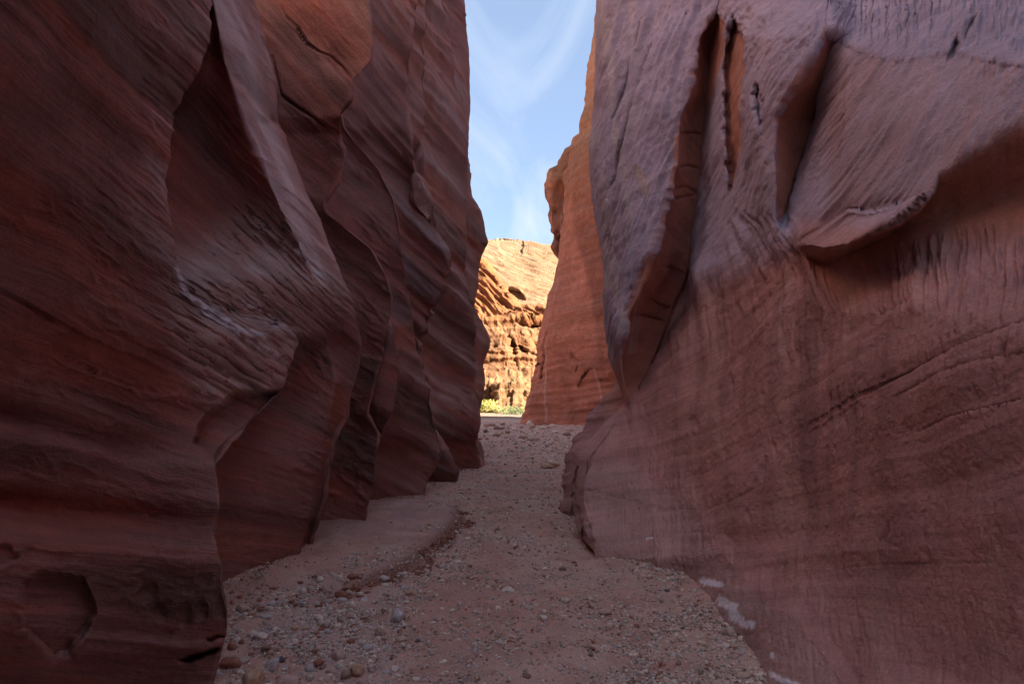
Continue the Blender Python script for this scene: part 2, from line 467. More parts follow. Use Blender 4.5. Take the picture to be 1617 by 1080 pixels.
    f += near * 0.02 * poly_in(PX, PY, [(-20, 862), (15, 862), (30, 880), (10, 892), (-20, 900)], 3)
    f -= near * 0.03 * poly_in(PX, PY, [(112, 1005), (150, 1000), (300, 1015), (355, 1010), (350, 1028), (280, 1030), (120, 1040)], 8)
    f += near * 0.12 * poly_in(PX, PY, [(282, 1040), (300, 1033), (355, 1018), (360, 1024), (320, 1037), (295, 1048)], 3)
    f += near * 0.05 * poly_in(PX, PY, [(325, 1008), (356, 1000), (356, 1006), (330, 1013)], 2)
    PXs_ = PX + 6 * noise(PX / 11, PY / 11, 3.3); PYs_ = PY + 6 * noise(PX / 11, PY / 11, 5.3)
    for (cx_, cy_, w_, h_, a_) in ((232, 935, 10, 14, .05), (250, 965, 12, 14, .055), (290, 975, 9, 18, .05), (315, 965, 7, 15, .055), (270, 995, 9, 8, .03), (345, 960, 7, 14, .03),
                                 (300, 930, 12, 8, .03), (320, 915, 10, 9, .025), (262, 1000, 8, 8, .02), (200, 925, 14, 6, .02)):
        f += near * .65 * a_ * np.exp(-(((PXs_ - cx_) / w_) ** 2 + ((PYs_ - cy_) / h_) ** 2) ** 1.2)
    # scar outline and cracks
    def crack(pts, w, dep, fade=True):
        d, t = polyline_dist(PX, PY, pts)
        k = np.exp(-(d / w) ** 2) * (np.sin(np.pi * np.clip(t, .02, .98)) ** .4 if fade else 1)
        return dep * k
    f += near * poly_in(PX, PY, [(86, 548), (95, 532), (115, 526), (150, 540), (230, 570), (330, 610), (330, 640), (240, 620), (170, 597), (100, 568), (88, 560)], 2) * .022 * np.clip((340 - PX) / 150, 0, 1)
    f += near * crack([(-10, 455), (40, 480), (80, 505), (120, 525)], 3, .03)
    f += near * crack([(100, 565), (160, 592), (230, 618)], 2, .02)
    # foot of the overhanging snout: the dark scooped underside
    f += near * .22 * poly_in(PX, PY, [(345, 640), (372, 622), (440, 618), (445, 626), (430, 655), (400, 690), (350, 735), (310, 700), (320, 672)], 7)
    # alcove cracks and block cracks further in
    far_ = (~near)
    f += far_ * crack([(443, 10), (452, 28), (470, 45), (484, 68), (500, 80), (522, 90), (540, 105), (555, 125)], 1.2, .06)
    f += far_ * crack([(430, 90), (445, 152), (470, 170), (500, 190), (518, 201)], 1.6, .10)
        # bedding lines: steep high on the wall, flattening towards the ground, steeper again on the far fins
    def beds(rows_, m_, X0):
        q = PY - np.interp(PY, rows_, m_) * (PX - X0) * .6
        for _ in range(6):
            q = .5 * q + .5 * (PY - np.interp(q, rows_, m_) * (PX - X0))
        return q
    PXc = np.clip(PX, -300, 900)
    qa = beds([-400, 0, 300, 450, 560, 700, 850, 1000], [1.35, 1.15, .95, .72, .55, .33, .14, .06], 300)
    qb = beds([-300, 100, 300, 450, 600, 800], [1.5, 1.25, 1.0, .75, .55, .4], 650)
    segw = sst((SEG - 9.0) / 1.0)[None, :]
    q = qa * (1 - segw) + (qb + 61.0 * (SEG // 2)[None, :]) * segw
    q = q + 10 * noise(PX / 190, PY / 190, 2.2) + 3 * noise(PX / 60, PY / 60, 4.2)
    # flaked, terraced skin on the bright face
    P = at(PX, PY, Y + f)
    s = q / 150
    zone = poly_in(PX, PY, [(255, 440), (300, 400), (380, 330), (470, 330), (560, 480), (480, 560), (440, 625), (330, 660), (280, 580)], 30)
    Cc = noise(PX / 70, 3.1, q / 13) + .6 * noise(PX / 26, 5.1, q / 6)
    ter = np.floor(Cc * 3) / 3
    f += (zone * .9 + .12) * 0.040 * ter * sst((Y - 2.2) / 1.5) * (Y < 16)
    P = at(PX, PY, Y + f)
    N = grid_normals(P)
    # orient towards the camera
    camv = np.array([0, 0, CAMZ]) - P
    flip = np.sum(N * camv, -1, keepdims=True) < 0
    flip = np.mean(flip[:, :200]) > .5
    if flip: N = -N
    x, y, z = P[..., 0], P[..., 1], P[..., 2]
    dist = np.clip(y / 6, .35, 2.2)
    m1 = sst(.5 + .9 * fbm(x * .9 + 4, y * .9, z * .9, 2))
    facing = 1 - 0.0 * x
    al = PX / 420
    disp = 0.050 * dist * noise(al * 1.5, 1.7, q / 120)
    disp += 0.022 * dist * m1 * noise(al * 2 + 3, 2.7, q / 42)
    disp += 0.009 * dist * m1 * noise(al * 3 + 9, 3.7, q / 15)
    disp += 0.0035 * dist * (.3 + zone) * noise(al * 5 + 9, 4.7, q / 6)
    disp += 0.018 * fbm(x * 1.7, y * 1.7, z * 1.7, 5, .5)
    # strong flutes on the far faces
    fl = sst((y - 8.6) / 2) * (1 - sst((y - 15) / 2))
    rr = 1 - np.abs(noise(al * 1.3, 6.6, q / 58) * 2)
    edge5 = curve([(-60, 731), (100, 742), (300, 745), (333, 760), (383, 768), (450, 754), (507, 758), (550, 768), (600, 760), (1110, 760)], r)[0][:, None]
    fl = fl * np.clip((edge5 - PX) / 40, .18, 1) * (1 - .75 * np.exp(-((PX - 625) / 60) ** 2 - ((PY - 110) / 110) ** 2))
    gedge = curve([(-60, 322), (60, 328), (130, 300), (180, 270), (250, 258), (300, 259), (340, 265), (400, 278), (440, 289), (1110, 289)], r)[0][:, None]
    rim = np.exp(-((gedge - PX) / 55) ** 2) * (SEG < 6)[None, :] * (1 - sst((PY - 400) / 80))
    disp += rim * (.012 * ridged(al * 2.5, 3.1, q / 30, 2) + .006 * ridged(al * 4, 2.1, q / 9, 2))
    disp += fl * (0.20 * (rr - .5) + 0.06 * (1 - np.abs(2 * noise(al * 2, 7.6, q / 24))))
    # nicks along chipped edges
    disp += 0.03 * dist * np.clip(ridged(PX / 60, 1.5, q / 22, 3) - .9, 0, 1) * sst((fbm(x * 1.3 + 8, y * 1.3, z * 1.3, 2) + .1) * 2)
    disp *= np.where(PX < -200, .5, 1)
    P = P + N * disp[..., None]
    # --- colour of the stone, with skylight highlights mixed into it
    tone = np.zeros(P.shape)
    red = np.array([.31, .11, .078]); dull = np.array([.27, .14, .118]); pale = np.array([.42, .27, .23])
    k1 = sst(.5 + .9 * noise(al, 2, q / 90) + .5 * noise(al * 1.5, 5, q / 17))
    tone[:] = red + (dull - red) * k1[..., None]
    gz = zone * (0.55 + .45 * fbm(PX / 50, 3, q / 12, 3))
    tone += (np.array([.42, .34, .31]) - tone) * np.clip(gz, 0, .85)[..., None]
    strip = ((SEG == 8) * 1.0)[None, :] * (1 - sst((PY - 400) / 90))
    sky_tint = strip * (.35 + .6 * sst(.5 + 1.4 * noise(PX / 16 - PY / 34, PY / 300, 2.1))) * (1 - .6 * sst((PX - np.interp(PY, [0, 100, 200, 300, 400], [365, 385, 410, 450, 500])) / 25))
    sky_tint = np.maximum(sky_tint, rim * .45 * sst(.5 + 1.5 * noise(al * 4, 3.3, q / 13)))
    sky_tint = np.maximum(sky_tint, fl * .38 * sst(.5 + 2.2 * (rr - .55)) * sst(.5 + noise(al * 3, 9.1, q / 20)))
    tone += (np.array([.50, .42, .42]) - tone) * np.clip(sky_tint * 1.15, 0, .85)[..., None]  # pale colour painted in for skylight on strip, near edge and flute crests
    varn = sst((noise(al + 30, 3, q / 75) - .12) * 3) * .40
    tone *= (1 - varn)[..., None]
    # pale mineral skin in streaks on the bright face
    pm = np.zeros_like(x)
    for pts, w_ in (([(278, 425), (300, 468), (330, 488), (372, 515), (395, 530)], 5), ([(313, 480), (345, 510), (372, 525)], 5), ([(392, 537), (415, 550), (440, 566)], 5),
                    ([(470, 395), (495, 418), (508, 435)], 2.5), ([(385, 480), (402, 486)], 5), ([(425, 508), (442, 515)], 5), ([(400, 522), (418, 532)], 3)):
        d, _ = polyline_dist(PX, PY, pts)
        pm = np.maximum(pm, np.exp(-(d / w_) ** 2))
    pm *= sst(.6 + 1.4 * fbm(PX / 14, 3, q / 5, 3)) * sst((PY - 0) / 5)
    tone += (np.array([.62, .60, .64]) - tone) * (np.clip(pm * 1.6, 0, .9))[..., None]
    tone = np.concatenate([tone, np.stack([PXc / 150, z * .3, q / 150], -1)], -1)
    P, tone = extend(P, tone, 10.0, -1, True)  # unseen wall top, its height shaped for skylight and warm bounce
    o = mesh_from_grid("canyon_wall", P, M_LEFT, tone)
    props(o, 'structure', 'dark fluted red sandstone wall with sharp overlapping fins along the left side of the wash')
    return o

# ================================================================== RIGHT WALL
def build_right():
    r = ROWS
    nodes = []
    def plain(pts, smooth=6, bulge=0, ease=0, n=None):
        px, Y = curve(pts, r, smooth)
        d = dict(px=px, Y=Y, bulge=bulge, ease=ease)
        if n: d['n'] = n
        nodes.append(d)
    def xplain(pts, smooth=10, bulge=0):
        px, X = curve(pts, r, smooth)
        a, _ = slopes(px, r)
        nodes.append(dict(px=px, Y=X / a, bulge=bulge))
    rb = curve([(-60, 965, 9.4), (580, 985, 9.2), (590, 980, 9.0), (600, 975, 9.0), (620, 960, 8.9), (637, 946, 8.9), (660, 929, 8.8), (682, 916, 8.8), (690, 905, 8.8), (710, 893, 8.7), (740, 889, 8.6),
                (800, 885, 8.5), (830, 890, 8.3), (860, 905, 8.2), (1110, 905, 8.2)], r, 2.5)
    for d, y, n in ((1400, 24, 6), (500, 19, 6), (200, 14, 8), (60, 11.5, 8)):
        nodes.append(dict(px=rb[0] + d, Y=np.full(len(r), float(y)), n=n))
    nodes.append(dict(px=rb[0], Y=rb[1], n=20))
    R0 = curve([(-60, 946, 8.2), (0, 944, 8.2), (33, 943, 8.2), (110, 941, 8.2), (173, 938, 8.2), (233, 930, 8.2), (267, 932, 8.2), (300, 935, 8.1), (350, 941, 8.0), (420, 953, 7.9), (480, 955, 7.9), (520, 957, 7.8), (560, 963, 7.8),
                (580, 968, 7.7), (600, 975, 7.7), (622, 982, 7.6), (640, 984, 7.6), (655, 968, 7.5), (668, 953, 7.5), (690, 934, 7.4), (703, 912, 7.3), (720, 907, 7.2), (760, 905, 7.1), (790, 903, 7.0), (830, 910, 6.6),
                (850, 920, 6.3), (870, 938, 5.95), (880, 942, 5.8), (1110, 945, 5.7)], r, 2.5)
    hh = curve([(-60, 1.0), (590, 1.0), (640, .9), (800, .9), (870, .6), (1110, .5)], r, 8)[0]
    ww = curve([(-60, 18), (590, 14), (650, 10), (1110, 20)], r, 8)[0]
    nodes.append(dict(px=R0[0] + ww, Y=R0[1] + hh))
    nodes.append(dict(px=R0[0], Y=R0[1], n=10))
    plain([(-60, 975, 7.6), (0, 972, 7.6), (200, 955, 7.7), (400, 968, 7.5), (500, 964, 7.5), (580, 971, 7.45), (620, 983, 7.45), (645, 990, 7.3), (668, 968, 7.15), (690, 950, 7.0), (720, 925, 6.75), (790, 920, 6.6), (850, 938, 5.95), (1110, 965, 5.6)], n=14)
    # mid face of the nose, then its sharp edge
    plain([(-60, 1050, 6.9), (0, 1048, 6.9), (200, 1015, 7.0), (300, 1005, 6.95), (400, 996, 6.95), (500, 974, 7.15), (580, 976, 7.3), (620, 984, 7.35), (645, 993, 7.2), (700, 975, 6.8), (800, 970, 6.3), (870, 980, 5.75), (1110, 985, 5.6)])
    E1 = curve([(-60, 1132, 6.2), (0, 1132, 6.2), (18, 1130, 6.2), (60, 1106, 6.3), (100, 1097, 6.35), (150, 1090, 6.4), (180, 1076, 6.45), (220, 1070, 6.5), (260, 1068, 6.5), (300, 1062, 6.5), (330, 1052, 6.55),
                (370, 1042, 6.6), (400, 1032, 6.6), (440, 1020, 6.7), (480, 1001, 6.85), (500, 989, 6.95), (540, 982, 7.05), (580, 981, 7.15), (610, 986, 7.2), (640, 995, 7.15), (680, 1002, 6.75), (700, 1005, 6.6),
                (800, 1010, 6.1), (880, 1012, 5.6), (1110, 1012, 5.5)], r, 2.5)
    nodes.append(dict(px=E1[0], Y=E1[1]))
    E2 = curve([(-60, 1136, .0), (0, 1136, .0), (22, 1134, .05), (60, 1122, .40), (100, 1120, .5), (200, 1112, .55), (280, 1110, .6), (330, 1106, .6), (400, 1096, .65), (440, 1090, .65), (480, 1070, .6),
                (520, 1053, .55), (560, 1037, .45), (600, 1015, .3), (630, 1004, .1), (650, 1004, .0), (700, 1015, -.02), (1110, 1030, -.02)], r, 4)
    nodes.append(dict(px=E2[0], Y=E1[1] + E2[1], bulge=.1 * sst(E2[1] * 2)))
    plain([(-60, 1150, 6.0), (30, 1142, 6.05), (100, 1134, 6.3), (200, 1130, 6.45), (300, 1126, 6.55), (400, 1118, 6.6), (500, 1095, 6.55), (560, 1070, 6.6), (620, 1040, 6.75), (660, 1030, 6.7), (700, 1035, 6.45), (800, 1040, 5.95), (880, 1035, 5.4), (1110, 1040, 5.3)])
    xplain([(-60, 1175, 2.6), (60, 1172, 2.4), (200, 1172, 2.35), (300, 1175, 2.38), (400, 1180, 2.38), (500, 1160, 2.3), (600, 1140, 2.12), (700, 1105, 1.88), (800, 1085, 1.68), (880, 1078, 1.52), (1110, 1070, 1.48)])
    E3 = curve([(-60, 1312, 2.85), (0, 1310, 2.7), (48, 1306, 2.5), (62, 1296, 2.45), (75, 1289, 2.42), (95, 1280, 2.38), (130, 1260, 2.33), (160, 1240, 2.3), (185, 1226, 2.27), (250, 1223, 2.25), (300, 1227, 2.23),
                (345, 1223, 2.2), (380, 1232, 2.2), (600, 1235, 2.0), (800, 1220, 1.83), (900, 1210, 1.70), (960, 1205, 1.52), (1080, 1200, 1.34), (1110, 1200, 1.32)], r, 2.5)
    a3, _ = slopes(E3[0], r)
    Y3 = E3[1] / a3
    nodes.append(dict(px=E3[0], Y=Y3, bulge=curve([(-60, 0), (60, -.10), (330, -.10), (420, 0), (1110, 0)], r)[0]))
    E4 = curve([(-60, 1316, 0), (46, 1310, 0), (62, 1308, .22), (100, 1303, .5), (130, 1299, .55), (200, 1284, .6), (280, 1257, .55), (330, 1243, .35), (370, 1240, .08), (400, 1245, 0), (1110, 1245, 0)], r, 3)
    E4[1] = E4[1] * .55
    px4 = np.maximum(E4[0], E3[0] + 4)
    a4, _ = slopes(px4, r)
    nodes.append(dict(px=px4, Y=np.where(E4[1] < .01, E3[1] / a4, Y3 + E4[1]) , bulge=.0))
    nodes[-1]['Y'] = (1 - sst(E4[1] * 8)) * (E3[1] / a4) + sst(E4[1] * 8) * (Y3 + E4[1])
    nodes[-1]['n'] = 24
    xplain([(-60, 1345, 3.1), (0, 1345, 2.9), (80, 1345, 2.62), (200, 1335, 2.42), (300, 1325, 2.3), (400, 1320, 2.12), (600, 1320, 1.98), (800, 1320, 1.88), (900, 1320, 1.82), (970, 1320, 1.72), (1040, 1320, 1.52), (1110, 1320, 1.42)])
    xplain([(-60, 1460, 3.2), (0, 1460, 2.95), (100, 1460, 2.6), (200, 1460, 2.4), (300, 1460, 2.25), (400, 1460, 2.08), (600, 1460, 1.95), (800, 1460, 1.88), (950, 1460, 1.82), (1060, 1460, 1.72), (1110, 1460, 1.6)])
    xplain([(-60, 1640, 3.2), (0, 1640, 2.95), (100, 1640, 2.6), (200, 1640, 2.42), (300, 1640, 2.3), (400, 1640, 2.1), (600, 1640, 1.97), (800, 1640, 1.9), (950, 1640, 1.86), (1110, 1640, 1.76)])
    for px, add, n in ((1900, .0, 60), (2700, .0, 30), (5000, -.05, 12)):
        nodes.append(dict(px=np.full(len(r), float(px)), Y=curve([(-60, 3.1), (100, 2.6), (400, 2.1), (1110, 1.85)], r)[0] / slopes(np.full(len(r), px), r)[0], n=n))
    PX, Y, SEG = loft(nodes, r, 2.0)
    PY = np.repeat(r[:, None], PX.shape[1], 1)
    inv = 1 / Y
    ker = np.exp(-.5 * (np.arange(-60, 61) / 24.0) ** 2); ker /= ker.sum()
    sm = np.apply_along_axis(lambda q_: np.convolve(np.pad(q_, 60, mode='edge'), ker, 'valid'), 1, inv)
    low = sst((PY - np.interp(PX, [990, 1060, 1120], [760, 640, 480])) / 120)
    wg = np.maximum(sst((PX - 1350) / 60), low * sst((PX - 1040) / 60)) * (PX < 3000)
    wg = wg * (SEG > 9)[None, :]
    Y = 1 / (inv * (1 - wg) + sm * wg)
    smx = np.apply_along_axis(lambda q_: np.convolve(np.pad(q_, 60, mode='edge'), ker, 'valid'), 1, PX)
    PX = PX * (1 - wg) + smx * wg
    f = np.zeros_like(Y)
    main = (SEG >= 10)[None, :] * 1.0
    yy = Y / 4
    # notches between the pillars
    f += .24 * poly_in(PX, PY, [(1158, 24), (1149, 60), (1145, 110), (1145, 170), (1148, 262), (1154, 300), (1162, 230), (1168, 170), (1173, 110), (1170, 60)], 3.0)
    f += .20 * poly_in(PX, PY, [(1197, 128), (1190, 150), (1196, 195), (1200, 215), (1206, 190), (1211, 160)], 1.6)
    f += .12 * poly_in(PX, PY, [(1096, -5), (1088, 22), (1083, 28), (1088, 5), (1092, -5)], 1.2)
    # first ledge: skin breaks away along a scalloped line
    U1 = np.interp(PX, [1300, 1312, 1340, 1370, 1400, 1430, 1450, 1500, 1540, 1580, 1617, 1700], [45, 52, 78, 92, 100, 102, 97, 86, 96, 106, 110, 118])
    U1 = U1 - 8 + 6 * noise(PX * .13, 0, 3) + 5 * noise(PX * .35, 0, 5)
    g1 = sst((PX - 1300) / 25)
    f += main * g1 * (.014 * sst((PY - U1) / 8) * (1 - sst((PY - U1) / 120)) + .30 * sst((U1 - PY) / 170) * (U1 > PY))
    # shelf and deep overhang
    U = np.interp(PX, [1230, 1268, 1300, 1340, 1380, 1420, 1450, 1475, 1482, 1520, 1560, 1617, 1700, 1900], [400, 384, 392, 384, 366, 346, 322, 292, 268, 241, 216, 173, 125, 60]) + 3 * noise(PX * .09, 1, 3)
    L = np.interp(PX, [1230, 1268, 1300, 1400, 1440, 1500, 1617, 1700, 1900], [430, 425, 418, 376, 352, 345, 325, 315, 300])
    L = np.maximum(L, U + 12)
    g = sst((PX - 1256) / (14 + 60 * sst((PY - 385) / 60)))
    t_in = (PY - U) / (L - U)
    f += main * g * .34 * sst(t_in * 1.0) * (1 - sst((PY - L) / np.interp(PX, [1270, 1500, 1617], [60, 170, 220])))
    T = np.interp(PX, [1255, 1268, 1300, 1340, 1365, 1400, 1430, 1470], [390, 379, 360, 331, 333, 325, 318, 300])
    f -= main * .20 * sst((PX - 1258) / 14) * (1 - sst((PX - 1430) / 70)) * sst((PY - T) / np.maximum(U - T, 6)) * (1 - sst((PY - U) / 14))
    f += main * .05 * sst((PY - T) / 4) * (1 - sst((PY - T) / 12)) * (PX < 1450) * g * -1
    f += main * g * .09 * np.exp(-np.clip(T - PY, 0, 99) / 16) * (PY < T) * (1 - sst((PX - 1400) / 60))
    Lr = np.interp(PX, [985, 1085, 1120, 1160, 1230, 1290, 1330, 1420], [720, 795, 850, 905, 960, 1020, 1080, 1220])
    f += .085 * sst((Lr - PY) / 48) * np.exp(-np.clip(Lr - PY, 0, 900) / 150) * sst((PX - 1030) / 70) * (1 - sst((PX - 1340) / 60))
    # slits in the bright upper face
    def crack(pts, w, dep):
        d, t = polyline_dist(PX, PY, pts)
        return dep * np.exp(-(d / w) ** 2) * np.sin(np.pi * np.clip(t, .03, .97)) ** .5
    f += crack([(1542, 26), (1532, 45), (1524, 62)], 3, .10) + crack([(1513, 60), (1506, 80), (1500, 96)], 3.5, .12)
    f += crack([(1045, 40), (1030, 90), (1010, 150), (990, 215), (975, 275), (962, 315)], 2.2, .16)
    f += crack([(1015, 30), (1000, 90), (985, 140), (968, 190)], 1.5, .08)
    # joint cracks in the recessed red slab
    f += crack([(1072, 265), (1085, 262), (1104, 268)], 2, .06) + crack([(1062, 300), (1080, 294), (1106, 310)], 2.2, .07) + crack([(1058, 318), (1085, 310), (1100, 308)], 1.6, .05)
    f += crack([(1024, 467), (1040, 480), (1062, 488)], 1.3, .08) + crack([(1000, 492), (1030, 502), (1056, 510)], 1.6, .07) + crack([(1040, 420), (1065, 425), (1088, 436)], 1.3, .08)
    f += crack([(1110, 285), (1108, 330), (1098, 400), (1088, 440), (1062, 505), (1035, 560), (1010, 610)], 2.2, .16)
    f += crack([(1072, 212), (1092, 210), (1106, 214)], 1.6, .06) + crack([(1299, 130), (1296, 170), (1280, 215), (1258, 270), (1240, 340)], 1.6, .12)
    # two long bedding grooves and finer ones
    for pts, w, d in (([(1700, 485), (1617, 516), (1560, 535), (1500, 560), (1430, 592), (1350, 625), (1270, 668), (1200, 705)], 2.0, .030),
                      ([(1700, 535), (1617, 560), (1560, 572), (1500, 590), (1440, 615), (1390, 640)], 2.4, .028),
                      ([(1617, 632), (1500, 660), (1400, 700)], 1.2, .012), ([(1200, 962), (1320, 968), (1420, 985), (1617, 1008)], 1.3, .007),
                      ([(1200, 995), (1300, 1015), (1400, 1040)], 1.3, .006), ([(1250, 905), (1400, 890), (1617, 888)], 1.2, .01),
                      ([(1010, 800), (1100, 806), (1160, 790), (1240, 740)], 1.3, .02), ([(1000, 835), (1100, 838), (1190, 850)], 1.3, .015),
                      ([(920, 772), (1000, 790), (1080, 812)], 1.3, .02)):
        dd, tt = polyline_dist(PX, PY, pts)
        f += d * np.exp(-(dd / w) ** 2) * sst((1 - tt) * 3) * .8
    # slab joints on the toe rocks at the foot
    f += .12 * poly_in(PX, PY, [(911, 735), (906, 760), (903, 790), (901, 835), (907, 842), (909, 790), (911, 760)], 1.2)
    f += .1 * poly_in(PX, PY, [(908, 800), (905, 835), (915, 850), (917, 825), (914, 800)], 1.2) + .15 * poly_in(PX, PY, [(920, 832), (918, 850), (924, 858), (925, 845)], 1.2)
    P = at(PX, PY, Y + f)
    N = grid_normals(P)
    camv = np.array([0, 0, CAMZ]) - P
    if np.mean((np.sum(N * camv, -1) < 0)[:, -300:-60]) > .5: N = -N
    x, y, z = P[..., 0], P[..., 1], P[..., 2]
    s = bed_noise(P, NR, 5)
    disp = .05 * fbm(x * .8 + 3, y * .8, z * .6, 3)
    # where: 1 on the weathered, hackly upper skin; 0 on the smooth fluted lower wall
    edge_low = np.interp(PX, [930, 1000, 1130, 1225, 1270, 1420, 1480, 1617], [640, 500, 420, 380, 330, 330, 270, 180])
    upper = (1 - sst((PY - edge_low + 10) / 60))
    slab = poly_in(PX, PY, [(1132, 15), (1106, 60), (1090, 150), (1070, 200), (1062, 300), (1032, 400), (989, 500), (981, 580), (992, 640), (1037, 560), (1090, 440), (1110, 300), (1114, 210), (1140, 100), (1144, 40)], 4)
    slab = np.maximum(slab, poly_in(PX, PY, [(1306, 50), (1280, 95), (1240, 160), (1226, 190), (1227, 300), (1228, 345), (1243, 335), (1257, 280), (1284, 200), (1300, 130)], 4))
    slab = np.maximum(slab, poly_in(PX, PY, [(1158, 24), (1149, 60), (1145, 110), (1145, 170), (1148, 262), (1154, 300), (1162, 230), (1168, 170), (1173, 110), (1170, 60)], 2.0))
    slab = np.maximum(slab, main * g * sst(t_in * 3) * (1 - sst((PY - L) / 60)))
    upper = upper * (1 - slab)
    nose = 1 - sst((PX - 1100) / 60)
    # hackles: chipped relief lengthened down the face
    slant = np.interp(PX, [930, 1150, 1300, 1450, 1617], [.30, .55, .55, .35, .15])
    qa = PX + slant * PY; qb = PY - slant * PX
    ch = fbm(qa / 26, qb / 60, 1.5, 5, .6)
    hack = np.abs(noise(qa / 9, qb / 22, 3.5)) + .7 * np.abs(noise(qa / 4.5, qb / 11, 5.5))
    lip = 1 - .85 * np.exp(-((PY - U) / 20) ** 2) * sst((PX - 1360) / 20) * (1 - sst((PX - 1500) / 30))
    disp += lip * upper * (1 - nose * .5) * (.016 * ch + .026 * hack) * np.clip(y / 4, .85, 1.1) * (1 - .65 * sst((PX - 1090) / 40) * (1 - sst((PX - 1285) / 30)) * sst((PY - 60) / 60))
    # long raking ribs on the nose
    qn = PX + .30 * PY + 14 * noise(PX / 120, PY / 160, 8.8)
    disp += upper * nose * (.07 * noise(qn / 42, PY / 420, 1.2) + .050 * ridged(qn / 14, PY / 300, 2.2, 3) + .005 * ridged(qn / 5, PY / 60, 3.2, 2))
    # flutes, strongest just under the overhang
    fz = np.interp(PX, [1000, 1100, 1200, 1280, 1400, 1617], [420, 400, 350, 410, 375, 330])
    fw = (1 - upper) * (1 - slab) * sst((PY - fz) / 20)
    fade = .12 + .88 * (1 - sst((PY - fz - 10) / 210))
    wob = y + .06 * noise(y * 2, x, z * 1.4)
    wp = PX + 9 * noise(PX / 90, PY / 110, 6.1) + np.clip(1240 - PX, 0, 60) * .0012 * np.clip(560 - PY, 0, 400) * .6
    flu = ridged(wp / 17, PY / 170, 2.0, 3, .6)
    disp -= fw * fade * .046 * flu * np.clip(y / 3.5, .5, 1.2)
    disp -= fw * (.0022 * ridged(wp / 6, PY / 26, 4.0, 3, .6) + .0028 * fbm(wp / 3.0, PY / 9, 9.0, 3, .7)) * np.clip(y / 2.6, .7, 2)
    ub = PX + np.interp(PY, [230, 280, 320, 360, 400, 440], [130, 85, 48, 20, 5, 0]) + 4 * noise(PX / 40, PY / 60, 4.4)
    band = sst((PX - 1140) / 30) * (1 - sst((PX - 1240) / 25)) * sst((PY - 325) / 30) * (1 - sst((PY - 420) / 120)) * (1 - slab)
    disp -= band * (.032 * ridged(ub / 15, PY / 240, 7.0, 2, .5))
    # stretched nicks, pits and fine pocking on the lower wall
    nk = np.clip(noise(wp / 9, PY / 36, 6.6) - .40, 0, 1)
    disp -= fw * .060 * nk * sst((PY - fz - 60) / 60) * sst((noise(y * 1.2, 3, z * 1.2) + .3) * 2) * (1 - sst((PY - 860) / 80))
    pit = np.clip(noise(y * 26, x * 20, z * 26) - .45, 0, 1)
    disp -= (1 - upper) * .016 * pit
    disp += (1 - upper) * (.0022 * fbm(y * 14, x * 14, z * 14, 3, .6))
    # bedding
    disp += .012 * noise(x * .6, y * .6, s * 5) + .006 * noise(x * .8, y * .8, s * 16) + .010 * (1 - sst((PX - 1150) / 150)) * noise(x * .5, y * .5, s * 9)
    # thin beds stand out on the toe rock behind
    beh = sst((y - 7.9) / .4) * (PY > 585)
    disp += beh * .035 * (np.floor(s * 5.5 + .5 * noise(x, y, z)) % 2 - .5) + beh * .03 * noise(x, y, s * 9)
    r0 = R0[0][:, None]
    disp *= np.where(PX > 2000, .5, 1) * (.25 + .75 * sst(np.abs(PX - r0) / 22))
    P = P + N * disp[..., None]
    # --- stone colour
    tone = np.zeros(P.shape)
    base = np.array([.47, .25, .225]); red = np.array([.44, .195, .13]); weath_skylit = np.array([.40, .35, .43])  # upper skin: weathered, its violet tint also imitating blue skylight
    tone[:] = base
    k = sst(.5 + .7 * noise(x * .5, y * .5, s * 2.2) + .4 * noise(x * .7, y * .7, s * 11))
    tone += (np.array([.42, .22, .19]) - tone) * k[..., None]
    tone += (weath_skylit - tone) * (upper * .9)[..., None]
    tone += (np.array([.42, .26, .225]) - tone) * (upper * main * g1 * sst((PY - U1 + 4) / 14) * (.45 + .25 * fbm(qa / 40, qb / 90, 3, 3)))[..., None]
    tone += (red - tone) * np.clip(slab * .85, 0, 1)[..., None]
    # water streaks run down the fluted wall
    st = sst((noise(wp / 34 + 8, 3.3, PY / 700) - .02) * 2.5) * (1 - upper) * (1 - slab)
    st *= sst((PX - 1000) / 40) * (1 - sst((PX - 1330) / 120))
    tone *= (1 - .26 * st * sst((930 - PY) / 150))[..., None]
    tone += (np.array([.48, .29, .235]) - tone) * (.45 * sst((noise(wp / 26 + 2, 8.3, PY / 500) - .1) * 3) * (1 - upper))[..., None]
    # silt film left by floods on the apron at the foot
    apron = sst((PY - Lr + 10) / 30) * (1 - sst((PX - 1380) / 80)) * (PY > 640) * sst((y - 1.5) / .5)
    toe = sst((PY - np.interp(PX, [900, 950, 990, 1040], [640, 650, 668, 730])) / 25)
    apron *= np.where(PX < 1060, toe, 1)
    tone += (np.array([.47, .315, .285]) - tone) * (apron * (.6 + .2 * fbm(PX / 60, PY / 14, 3.3, 3)))[..., None]
    # salt bloom near the foot
    salt = np.zeros_like(x)
    for pts, w in (([(1108, 916), (1120, 919), (1134, 922)], 6), ([(1138, 948), (1150, 955), (1157, 970), (1170, 982), (1182, 984)], 8), ([(1140, 950), (1158, 953)], 4),
                   ([(1212, 1028), (1213, 1032)], 3.5), ([(1212, 1060), (1228, 1070), (1250, 1074)], 5), ([(1020, 845), (1025, 846)], 1.5)):
        d, _ = polyline_dist(PX, PY, pts)
        salt = np.maximum(salt, np.exp(-(d / w) ** 2))
    salt = sst((salt * 1.5 + .55 * fbm(x * 25, y * 25, z * 25, 3) - .45) * 2)
    tone += (np.array([.80, .76, .80]) - tone) * (salt * .95)[..., None]
    # grey-white drips on the left rim of the nose
    dr = sst((noise((x * 2.5 + y * .2) * 5, 1.2, z * .3) - .1) * 3) * (1 - sst((PX - 990) / 30)) * (PY < 560)
